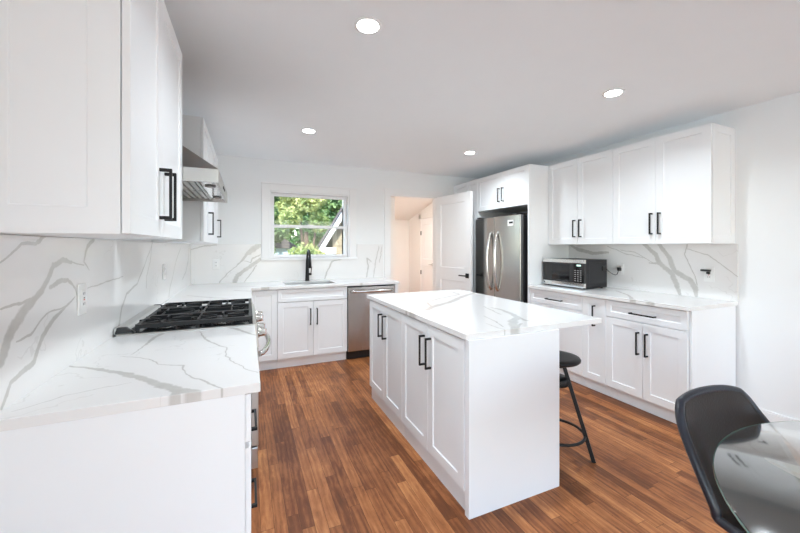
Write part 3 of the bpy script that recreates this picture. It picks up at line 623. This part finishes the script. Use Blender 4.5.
# three grates side by side
gz0, gz1 = .942, .962
gw = (RY1 - RY0 - .02) / 3
for k in range(3):
    a = RY0 + .01 + k * gw + .002; b = a + gw - .004; x0, x1 = -.508, .028
    m = MB(); t_ = .009
    for x in (x0 + t_, x1 - t_): m.box(x - t_, x + t_, a, b, gz0, gz1)
    for y in (a + t_, b - t_): m.box(x0 + 2 * t_, x1 - 2 * t_, y - t_, y + t_, gz0, gz1)
    for x in (x0 + t_, (x0 + x1) / 2, x1 - t_):
        for y in (a + t_, b - t_): m.box(x - .008, x + .008, y - .008, y + .008, .9215, gz0)
    mid = (a + b) / 2; s = .005
    m.box((x0 + x1) / 2 - s, (x0 + x1) / 2 + s, a + 2 * t_, b - 2 * t_, gz0 + .002, gz1 + .002)
    cs = [(-.40, mid), (-.13, mid)] if k != 1 else [(-.27, mid)]
    for cx, cy in cs:
        ext = .118 if k != 1 else .22
        for dx, dy in ((1, 0), (-1, 0)):
            m.box(min(cx + dx * .028, cx + dx * ext), max(cx + dx * .028, cx + dx * ext), cy - s, cy + s, gz0 + .002, gz1 + .003)
        for dy in (1, -1):
            e = gw / 2 - .018
            m.box(cx - s, cx + s, min(cy + dy * .028, cy + dy * e), max(cy + dy * .028, cy + dy * e), gz0 + .002, gz1 + .003)
        for sx in (1, -1):
            for sy in (1, -1):
                m.tube([(cx + sx * .030, cy + sy * .030, gz1 - .005), (cx + sx * min(ext, .11), cy + sy * e, gz1 - .005)], .0055, 6)
    if k == 1:
        for cx in (-.45, -.09): m.tube([(cx, a + .01, gz1 - .005), (cx, b - .01, gz1 - .005)], .0055, 6)
    m.build('grate', M['iron'], rg, True, bevel=.0015)
# front: sloped control panel, knobs, oven door, drawer
m = MB().hexa([(.0205, RY0 + .004, .79), (.062, RY0 + .004, .79), (.062, RY1 - .004, .79), (.0205, RY1 - .004, .79)],
              [(.0455, RY0 + .004, .918), (.0475, RY0 + .004, .918), (.0475, RY1 - .004, .918), (.0455, RY1 - .004, .918)])
m.v = [(x, y, z) for x, y, z in m.v]
m.build('control_panel', M['steel_h'], rg, True, bevel=.004)
for i in range(4):
    y = (RY0 + .09, RY0 + .24, RY0 + .52, RY0 + .67)[i]
    k_ = MB().lathe((.056, y, .852), [(.030, 0), (.030, .008), (.024, .010), (.022, .036), (.018, .040), (.001, .040)], 24, 'X').build('knob', M['chrome'], rg, True)
    box(.088, .104, y - .006, y + .006, .832, .872).build('knob_grip', M['chrome'], k_, bevel=.002, loc=rg.location)
od = box(.0205, .058, RY0 + .006, RY1 - .006, .24, .785).build('oven_door', M['steel_h'], rg, True, bevel=.004)
box(.0585, .061, RY0 + .14, RY1 - .14, .34, .66).build('oven_window', M['black_glass'], od, bevel=.003, loc=rg.location)
pts = []
for i in range(21):
    u = i / 20; y = RY0 + .06 + u * (RY1 - RY0 - .12); bow = math.sin(math.pi * u) ** .6
    pts.append((.062 + .068 * bow, y, .735))
MB().tube(pts, .016, 12).build('oven_handle', M['chrome'], od, loc=rg.location)
box(.0205, .056, RY0 + .006, RY1 - .006, .115, .232).build('storage_drawer', M['steel_h'], rg, True, bevel=.004)

# ---------------- range hood ----------------
hd = thing('range_hood', 'stainless steel pyramid range hood between the wall cabinets over the gas range', 'range hood', (-.37, 2.445, 1.68))
HX0, HX1, HY0, HY1 = LW + .013, -.134, 2.003, 2.888
m = MB(); hz = 1.674
# canopy skirt open underneath
for a in ((HX1 - .012, HX1, HY0, HY1), (HX0, HX1 - .012, HY0, HY0 + .012), (HX0, HX1 - .012, HY1 - .012, HY1), (HX0, HX0 + .01, HY0 + .012, HY1 - .012)): m.box(a[0], a[1], a[2], a[3], hz, hz + .068)
m.build('canopy_rim', M['steel_x'], hd, True, bevel=.001)
c0, c1, c2, c3 = HX0, -.376, 2.30, 2.59
m = MB().add([(HX0, HY0, hz + .069), (HX1, HY0, hz + .069), (HX1, HY1, hz + .069), (HX0, HY1, hz + .069), (c0, c2, 1.947), (c1, c2, 1.947), (c1, c3, 1.947), (c0, c3, 1.947)],
             [(0, 1, 5, 4), (1, 2, 6, 5), (2, 3, 7, 6), (3, 0, 4, 7), (4, 5, 6, 7), (3, 2, 1, 0)])
m.build('canopy', M['steel_x'], hd, True)
box(c0, c1, c2, c3, 1.948, CZ - .001).build('chimney', M['steel_v'], hd, True, bevel=.002)
for k in range(2):
    a = HY0 + .03 + k * .415; b = a + .405
    m = MB().box(HX0 + .03, -.235, a, b, hz + .03, hz + .036)
    for i in range(9):
        x = HX0 + .045 + i * .034; m.box(x, x + .018, a + .012, b - .012, hz + .016, hz + .029)
    m.box(HX0 + .03, HX0 + .042, a, b, hz + .012, hz + .03).box(-.247, -.235, a, b, hz + .012, hz + .03)
    m.build('baffle_filter', M['steel_h'], hd, True, bevel=.001)
ls = box(-.228, HX1 - .013, HY0 + .014, HY1 - .014, hz + .012, hz + .02).build('light_strip', M['chrome'], hd, True)
for y in (HY0 + .2, HY1 - .2):
    MB().lathe((-.187, y, hz + .003), [(.001, 0), (.020, 0), (.026, .002), (.028, .008)], 24).build('hood_lamp', M['grey_plastic'], ls, loc=hd.location)
for i in range(4): MB().lathe((HX1, 2.385 + i * .04, hz + .035), [(.008, 0), (.008, .003), (.001, .003)], 16, 'X').build('push_button', M['plastic_black'], hd, True)

# ---------------- refrigerator ----------------
fr = thing('refrigerator', 'dark stainless steel french door refrigerator with two bowed handles', 'refrigerator', (3.2, 3.545, 0))
FX = 2.85; fy0, fy1, fm = 3.128, 3.985, 3.565
box(FX + .075, 3.53, fy0 + .004, fy1 - .004, .03, 1.712).build('refrigerator_body', M['dark'], fr, True, bevel=.004)
def fdoor(nm, a, b, z0, z1, hy, hz0, hz1, sy):
    m = MB(); n = 14; W = fy1 - fy0; mid = (fy0 + fy1) / 2
    def xf(y): return FX + .016 * ((y - mid) / (W / 2)) ** 2
    ys = [a + (b - a) * i / n for i in range(n + 1)]
    vs = [(xf(y), y, z) for y in ys for z in (z0, z1)] + [(FX + .07, y, z) for y in ys for z in (z0, z1)]
    o_ = 2 * (n + 1); fs = []
    for i in range(n): fs += [(2 * i, 2 * i + 1, 2 * i + 3, 2 * i + 2), (o_ + 2 * i, o_ + 2 * i + 2, o_ + 2 * i + 3, o_ + 2 * i + 1), (2 * i + 1, o_ + 2 * i + 1, o_ + 2 * i + 3, 2 * i + 3), (2 * i, 2 * i + 2, o_ + 2 * i + 2, o_ + 2 * i)]
    fs += [(0, o_, o_ + 1, 1), (2 * n, 2 * n + 1, o_ + 2 * n + 1, o_ + 2 * n)]
    m.add(vs, fs, False); d = m.build(nm, M['fridge'], fr, True, bevel=.006)
    for p in d.data.polygons: p.use_smooth = False
    return d
d1 = fdoor('refrigerator_door', fm + .003, fy1, .70, 1.722, 0, 0, 0, 1)
d2 = fdoor('refrigerator_door', fy0, fm - .003, .70, 1.722, 0, 0, 0, 1)
d3 = fdoor('freezer_drawer', fy0, fy1, .06, .69, 0, 0, 0, 1)
for d, y, s in ((d1, fm + .062, 1), (d2, fm - .062, -1)):
    pts = []
    for i in range(25):
        u = i / 24; bow = math.sin(math.pi * u) ** .55
        pts.append((FX + .004 - .060 * bow, y + s * .012 * math.sin(math.pi * u), .80 + u * .73))
    MB().tube(pts, .017, 12).build('handle', M['chrome'], d, loc=fr.location)
pts = [(FX + .004 - .06 * math.sin(math.pi * i / 24) ** .55, fy0 + .08 + (fy1 - fy0 - .16) * i / 24, .62) for i in range(25)]
MB().tube(pts, .0135, 12).build('handle', M['chrome'], d3, loc=fr.location)
st_ = box(FX + .004, FX + .0062, 3.225, 3.325, 1.595, 1.665).build('sticker', M['white_plastic'], d2, loc=fr.location)
box(FX + .0028, FX + .0039, 3.235, 3.300, 1.622, 1.645).build('sticker_print', M['dark'], st_, loc=fr.location)
for y in (fy0 + .05, fy1 - .05): box(FX + .03, FX + .14, y - .03, y + .03, 1.723, 1.740).build('hinge_cover', M['dark'], fr, True, bevel=.004)
for x in (2.97, 3.48):
    for y in (fy0 + .06, fy1 - .06): MB().tube([(x, y, 0), (x, y, .03)], .02).build('foot', M['plastic_black'], fr, True)

# ---------------- dishwasher ----------------
dw = thing('dishwasher', 'stainless steel dishwasher at the end of the sink counter', 'dishwasher', (1.39, F0 + .3, 0))
dd = box(1.092, 1.688, F0 - .012, F0 + .02, .105, .864).build('dishwasher_door', M['steel_v'], dw, True, bevel=.004)
box(1.094, 1.686, F0 + .021, BY - .03, .105, .875).build('dishwasher_body', M['dark'], dw, True)
box(1.096, 1.684, F0 + .05, BY - .05, .001, .104).build('toe_panel', M['plastic_black'], dw, True)
box(1.10, 1.68, F0 - .006, F0 + .02, .865, .872).build('control_strip', M['black_glass'], dd, loc=dw.location)
pts = [(1.125 + .53 * i / 24, F0 - .014 - .045 * math.sin(math.pi * i / 24) ** .45, .815) for i in range(25)]
MB().tube(pts, .013, 12, flat=(1, 1.3)).build('handle', M['chrome'], dd, loc=dw.location)

# ---------------- sink and faucet ----------------
sk = thing('kitchen_sink', 'undermount stainless steel sink in the counter below the window', 'sink', (.685, 4.315, .70))
m = MB(); zb = .70; g = .001
x0, x1, y0, y1 = SX0 - .012, SX1 + .012, SY0 - .012, SY1 + .012
a = [(x0, y0), (x1, y0), (x1, y1), (x0, y1)]; b_ = [(SX0, SY0), (SX1, SY0), (SX1, SY1), (SX0, SY1)]
i_ = [(SX0 + .03, SY0 + .03), (SX1 - .03, SY0 + .03), (SX1 - .03, SY1 - .03), (SX0 + .03, SY1 - .03)]
vs = [(*p, SL - .001) for p in a] + [(*p, SL - .001) for p in b_] + [(*p, zb + .03) for p in b_] + [(*p, zb + .01) for p in i_] + [(*p, zb) for p in a]
fs = []
for q in (0, 4, 8): fs += [(q + i, q + (i + 1) % 4, q + 4 + (i + 1) % 4, q + 4 + i) for i in range(4)]
fs += [(12, 13, 14, 15), (16, 17, 18, 19)] + [(i, (i + 1) % 4, 16 + (i + 1) % 4, 16 + i) for i in range(4)]
m.add(vs, fs).build('basin', M['steel_h'], sk, True, bevel=.004)
MB().lathe((.685, 4.33, zb + .0105), [(.045, 0), (.045, .003), (.03, .001), (.001, .001)], 24).build('drain', M['chrome'], sk, True)
fc = thing('kitchen_faucet', 'matte black pull-down faucet behind the sink', 'faucet', (.70, 4.55, CT))
m = MB().lathe((.70, 4.55, CT), [(.030, 0), (.030, .006), (.026, .010), (.024, .05), (.021, .14), (.017, .26), (.014, .30)], 24)
m.build('faucet_body', M['black'], fc, True)
pts = [(.70, 4.55, CT + .29)]
for i in range(13):
    t = math.pi * i / 12; pts.append((.70 + .004 * i / 12, 4.55 - .085 * (1 - math.cos(t)), CT + .30 + .085 * math.sin(t)))
sp = MB().tube(pts, [.0135] * len(pts), 14).build('spout', M['black'], fc, True)
pe = pts[-1]
MB().tube([pe, (pe[0], pe[1] - .006, pe[2] - .06), (pe[0], pe[1] - .010, pe[2] - .13)], [.014, .019, .021], 16).build('spray_head', M['black'], sp, loc=fc.location)
MB().tube([(.718, 4.55, CT + .085), (.752, 4.55, CT + .085)], .015, 14).tube([(.745, 4.55, CT + .085), (.752, 4.535, CT + .18)], .0055, 8).build('lever_handle', M['black'], fc, True)

# ---------------- microwave ----------------
MX, my0, my1 = 3.10, 2.485, 3.018
mz0, mz1 = CT + .014, 1.215
mw = thing('microwave_oven', 'black and stainless microwave oven on the counter beside the refrigerator panel', 'microwave', (3.28, 2.75, CT))
box(MX + .03, 3.44, my0, my1, mz0, mz1).build('microwave_body', M['dark'], mw, True, bevel=.004)
sp_ = MB().shaker(0, .25, 0, .22, 0, .002, .012, .001)
sp_.v = [(MX + .06 + p[0], my0 - .0022 + p[1], mz0 + .035 + p[2]) for p in sp_.v]; sp_.build('side_vent_panel', M['dark'], mw, True)
dm = box(MX, MX + .029, my0 + .125, my1, mz0 + .048, mz1 - .04).build('microwave_door', M['plastic_black'], mw, True, bevel=.002)
box(MX - .002, MX - .0002, my0 + .175, my1 - .055, mz0 + .062, mz1 - .052).build('door_window', M['black_glass'], dm, loc=mw.location)
box(MX - .001, MX + .029, my0, my1, mz0, mz0 + .046).build('lower_steel_bar', M['chrome'], mw, True, bevel=.002)
box(MX - .001, MX + .029, my0, my1, mz1 - .038, mz1).build('upper_steel_bar', M['chrome'], mw, True, bevel=.002)
cp = box(MX, MX + .029, my0 + .001, my0 + .123, mz0 + .048, mz1 - .04).build('control_panel', M['black_glass'], mw, True, bevel=.002)
box(MX - .0015, MX - .0002, my0 + .038, my0 + .085, mz1 - .066, mz1 - .052).build('display', emit('green_display', (.6, .9, .8), 1.0), cp, loc=mw.location)
for r_ in range(6):
    for c_ in range(3):
        y = my0 + .030 + c_ * .032; z = mz0 + .066 + r_ * .021
        box(MX - .0012, MX - .0002, y, y + .018, z, z + .007).build('button', M['grey_plastic'], cp, loc=mw.location)
lg = box(MX - .0025, MX - .0012, my1 - .032, my1 - .014, mz0 + .014, mz0 + .032).build('badge', M['dark'], mw, True)
for x in (3.15, 3.41):
    for y in (my0 + .04, my1 - .04): MB().tube([(x, y, CT + .0005), (x, y, mz0)], .012).build('foot', M['plastic_black'], mw, True)
box(3.36, 3.42, my0 - .012, my0 - .0002, 1.10, 1.15).build('cord_clip', M['plastic_black'], mw, True, bevel=.004)
pts = [(3.40, my0 - .006, 1.135), (3.44, my0 - .02, 1.09), (3.48, my0 - .03, 1.065), (3.505, my0 - .045, 1.055), (3.51, my0 - .062, 1.065), (3.505, 2.410, 1.095), (3.508, 2.406, 1.118)]
cv = MB().tube(pts, .0035, 8).build('power_cord', M['plastic_black'], mw, True)
box(3.500, 3.5325, 2.392, 2.420, 1.10, 1.135).build('plug', M['plastic_black'], cv, bevel=.004, loc=mw.location)

# ---------------- bar stool ----------------
SXc, SYc = 1.84, 1.687
sl_ = thing('bar_stool', 'black backless bar stool with a round seat tucked under the island overhang', 'stool', (SXc, SYc, 0))
MB().lathe((0, 0, .605), [(.10, 0), (.138, .004), (.149, .014), (.150, .024), (.144, .032), (.11, .034), (.001, .030)], 48).build('seat', M['black'], sl_)
MB().lathe((0, 0, .455), [(.03, 0), (.078, .003), (.080, .012), (.080, .040), (.076, .048), (.03, .05)], 32).build('hub', M['black'], sl_)
MB().tube([(0, 0, .36), (0, 0, .606)], .014, 16).build('threaded_post', M['black'], sl_)
MB().lathe((0, 0, .575), [(.03, 0), (.065, .004), (.065, .016), (.03, .029)], 24).build('seat_plate', M['black'], sl_)
for k in range(4):
    a = R(-47 + 90 * k); ca, sa = math.cos(a), math.sin(a); px, py = -sa * .014, ca * .014
    def q(r, z, s, t): return (ca * r + s * px, sa * r + s * py, z)
    m = MB()
    m.hexa([q(.208, 0, -1, 0), q(.232, 0, -1, 0), q(.232, 0, 1, 0), q(.208, 0, 1, 0)], [q(.040, .575, -1, 0), q(.064, .575, -1, 0), q(.064, .575, 1, 0), q(.040, .575, 1, 0)])
    m.build('leg', M['black'], sl_, bevel=.002)
pts = [(math.cos(2 * math.pi * i / 48) * .170, math.sin(2 * math.pi * i / 48) * .170, .150) for i in range(48)]
MB().tube(pts, .009, 10, closed=True).build('foot_ring', M['black'], sl_)

# ---------------- glass table ----------------
TX, TY, TR = 1.477, -.075, .684
tb = thing('glass_dining_table', 'round smoked glass dining table in front of the black chair', 'table', (TX, TY, 0))
MB().lathe((0, 0, .740), [(TR - .003, 0), (TR, .002), (TR, .008), (TR - .003, .010), (.001, .010)], 128).add([(0, 0, .74)], []).build('table_top', M['table_glass'], tb)
m = MB().lathe((0, 0, .7405), [(TR + .0002, 0.001), (TR + .0012, .003), (TR + .0012, .006), (TR + .0002, .0085)], 128)
m.f = [f for f in m.f if len(f) == 4]; m.sm = [True] * len(m.f)
m.build('glass_edge', M['glass_edge'], tb)
MB().lathe((0, 0, 0), [(.30, 0), (.30, .012), (.12, .03), (.05, .06), (.045, .66), (.06, .70), (.06, .7375), (.001, .7375)], 48).build('pedestal', M['table_metal'], tb)
for k in range(4):
    a = R(95 + 90 * k); ca, sa = math.cos(a), math.sin(a)
    def q(r, wd, z): return (ca * r - sa * wd, sa * r + ca * wd, z)
    MB().add([q(.05, -.17, .7375), q(.05, .17, .7375), q(.605, .004, .716), q(.605, -.004, .716), q(.05, -.13, .66), q(.05, .13, .66), q(.59, .003, .706), q(.59, -.003, .706)],
             [(0, 1, 2, 3), (4, 7, 6, 5), (0, 4, 5, 1), (1, 5, 6, 2), (2, 6, 7, 3), (3, 7, 4, 0)]).build('support_arm', M['table_metal'], tb, bevel=.002)

# ---------------- dining chair ----------------
ch = thing('dining_chair', 'black leather bucket dining chair pulled up to the round glass table', 'chair', (1.572, .50, 0), -6)
# centre line (y, z), half width, how far the rim sweeps forward, how far it rises
SEC = [(-.235, .450, .185, 0, .012), (-.20, .457, .207, 0, .015), (-.12, .450, .222, 0, .022), (-.02, .440, .228, 0, .035), (.07, .434, .230, .01, .05), (.135, .442, .232, .045, .05), (.170, .480, .234, .075, .035),
       (.196, .535, .235, .088, .01), (.216, .60, .232, .078, 0), (.232, .665, .224, .058, -.003), (.243, .725, .208, .034, -.008), (.249, .772, .190, .020, -.014), (.252, .806, .166, .010, -.020)]
def shell(nu, nv):
    n = len(SEC); vs = []
    for j in range(nv + 1):
        t = j / nv * (n - 1); i = min(int(t), n - 2); f = t - i
        p0, p1, p2, p3 = (SEC[max(0, min(n - 1, i + k))] for k in (-1, 0, 1, 2))
        c = [.5 * (2 * b + (d - a) * f + (2 * a - 5 * b + 4 * d - e) * f * f + (3 * b - a - 3 * d + e) * f ** 3) for a, b, d, e in zip(p0, p1, p2, p3)]
        for i in range(nu + 1):
            s = -1 + 2 * i / nu; a = abs(s) ** 2.4
            vs.append((s * c[2] * .955, c[0] - c[3] * a, c[1] + c[4] * a))
    return vs
nu, nv = 22, 44
vs = shell(nu, nv)
m = MB().add(vs, [(j * (nu + 1) + i, j * (nu + 1) + i + 1, (j + 1) * (nu + 1) + i + 1, (j + 1) * (nu + 1) + i) for j in range(nv) for i in range(nu)], True)
o = m.build('chair_shell', M['leather'], ch)
so_ = o.modifiers.new('thick', 'SOLIDIFY'); so_.thickness = .026; so_.offset = 0
for p in o.data.polygons: p.use_smooth = True
edge = [vs[j * (nu + 1)] for j in range(nv + 1)] + [vs[nv * (nu + 1) + i] for i in range(1, nu + 1)] + [vs[j * (nu + 1) + nu] for j in range(nv - 1, -1, -1)] + [vs[i] for i in range(nu - 1, 0, -1)]
MB().tube(edge, .0145, 12, closed=True).build('edge_welt', M['leather_blue'], o)
MB().lathe((0, 0, .395), [(.09, 0), (.09, .012), (.001, .012)], 24).build('seat_mount', M['black'], ch)
for sx in (-1, 1):
    for sy in (-1, 1):
        MB().tube([(sx * .06, sy * .06, .405), (sx * .20, sy * .20, .0)], [.014, .010], 12).build('leg', M['black'], ch)

# ---------------- outside the window ----------------
struct(box(-14, 20, BY + 4.0, 40, -.9, -.6), 'ground', M['grass'], 'green lawn outside the kitchen window', 'ground')
nh = thing('neighbor_house', 'beige shingled house with a white gable edge seen at the right of the window', 'house', (2.10, 11.0, -.6), -30)
m = MB(); XL, XR, XM, ZE, ZP, Yh = 2.42, 7.4, 4.9, 1.42, 5.3, 11.2
m.add([(XL, Yh, -.6), (XR, Yh, -.6), (XR, Yh, ZE + .3), (XM, Yh, ZP), (XL, Yh, ZE + .3), (XL, 17, -.6), (XR, 17, -.6), (XR, 17, ZE + .3), (XM, 17, ZP), (XL, 17, ZE + .3)],
      [(0, 1, 2, 3, 4), (9, 8, 7, 6, 5), (0, 4, 9, 5), (1, 6, 7, 2), (4, 3, 8, 9), (2, 7, 8, 3)]).build('house_wall', M['siding'], nh, True)
for k in range(9):
    z = -.3 + k * .42; hwl = XL if z < ZE + .3 else XL + (z - ZE - .3) * (XM - XL) / (ZP - ZE - .3)
    box(hwl + .05, 2 * XM - hwl - .05 if hwl < XM else XM, Yh - .02, Yh - .001, z, z + .02).build('shingle_course', M['siding'], nh, True)
sl = (ZP - ZE) / (XM - 2.12)
for s in (1, -1):
    fx = lambda x: x if s == 1 else 2 * XM - x
    ex, ez = 2.10, 1.33
    m = MB().hexa([(fx(ex), Yh - .35, ez), (fx(ex + .16), Yh - .35, ez - .02), (fx(XM), Yh - .35, ZP + .05), (fx(XM), Yh - .35, ZP + .36)], [(fx(ex), Yh - .28, ez), (fx(ex + .16), Yh - .28, ez - .02), (fx(XM), Yh - .28, ZP + .05), (fx(XM), Yh - .28, ZP + .36)])
    m.build('rake_board', M['trim'], nh, True)
    m = MB().hexa([(fx(ex - .07), Yh - .42, ez - .02), (fx(ex), Yh - .42, ez - .02), (fx(XM), Yh - .42, ZP + .36), (fx(XM), Yh - .42, ZP + .46)], [(fx(ex - .07), 17.2, ez - .02), (fx(ex), 17.2, ez - .02), (fx(XM), 17.2, ZP + .36), (fx(XM), 17.2, ZP + .46)])
    m.build('roof', M['roof'], nh, True)
    box(*(sorted((fx(2.06), fx(2.55)))), Yh - .36, Yh - .02, 1.12, 1.32).build('eave_return', M['trim'], nh, True, bevel=.01)
box(2.30, 2.44, Yh - .06, Yh + .02, -.6, 1.12).build('corner_board', M['trim'], nh, True)
sh = thing('garden_shed', 'pale blue shed glimpsed through leaves low at the left of the window', 'shed', (.9, 11.2, -.6))
box(.55, 1.35, 10.8, 11.8, -.6, 1.30).build('shed_wall', M['pale_blue'], sh, True)
MB().hexa([(.45, 10.7, 1.30), (1.45, 10.7, 1.30), (1.45, 11.9, 1.30), (.45, 11.9, 1.30)], [(.95, 10.7, 1.6), (.96, 10.7, 1.6), (.96, 11.9, 1.6), (.95, 11.9, 1.6)]).build('shed_roof', M['roof'], sh, True)
def tree(name, label, x, y, zc, rx, rz, n, mt_, seed, ls=.12):
    rnd = random.Random(seed)
    t = thing(name, label, 'tree', (x, y, -.6), group='trees outside the window')
    cl = []
    for _ in range(34):
        r = rnd.uniform(.28, .45) * rx; q = 1 - r / rx
        a_, b_ = rnd.uniform(0, 6.283), math.sqrt(rnd.random()) * q
        cl.append((Vector((math.cos(a_) * b_ * rx, math.sin(a_) * b_ * rx, rnd.uniform(-1, 1) * (rz - r))), r))
    vs, fs = [], []
    for i in range(n):
        c, r = rnd.choice(cl)
        d = Vector((rnd.gauss(0, 1), rnd.gauss(0, 1), rnd.gauss(0, 1))).normalized() * r * rnd.uniform(.75, 1.0)
        p = Vector((0, 0, zc + .6)) + c + d
        a = Vector((rnd.gauss(0, 1), rnd.gauss(0, 1), rnd.gauss(0, .6))).normalized(); b = a.orthogonal().normalized(); b = (Matrix.Rotation(rnd.uniform(0, 6.3), 3, a) @ b)
        s = ls * rnd.uniform(.6, 1.2); k = len(vs)
        vs += [p - a * s, p + b * s * .55, p + a * s, p - b * s * .55]; fs.append((k, k + 1, k + 2, k + 3))
    me = bpy.data.meshes.new('foliage'); me.from_pydata([tuple(v) for v in vs], [], fs); me.materials.append(mt_)
    o = bpy.data.objects.new('foliage', me); col.objects.link(o); o.parent = t
    tr = MB().tube([(0, 0, 0), (.03, 0, zc * .5), (0, .03, zc + .6)], [.13, .10, .05], 10)
    for c, r in cl[:7]: tr.tube([(.02, 0, max(.5, zc * .6)), tuple(Vector((0, 0, zc + .6)) + c * .8)], [.05, .02], 6)
    tr.build('trunk', M['bark'], t)
tree('leafy_tree', 'dark green leafy tree at the left of the window view', .35, 10.0, 1.9, .62, 2.2, 12000, M['leafA'], 1, .06)
tree('leafy_tree', 'sunlit yellow-green tree in the middle of the window view', 1.30, 8.6, 1.7, .72, 2.1, 14000, M['leafB'], 2, .05)
tree('leafy_tree', 'tall light green tree behind the shed', .2, 14.2, 2.6, 1.85, 3.0, 26000, M['leafB'], 4, .10)
tree('leafy_tree', 'tall green tree rising behind the neighbor roof', 4.4, 22.5, 4.6, 4.6, 5.2, 30000, M['leafA'], 5, .17)
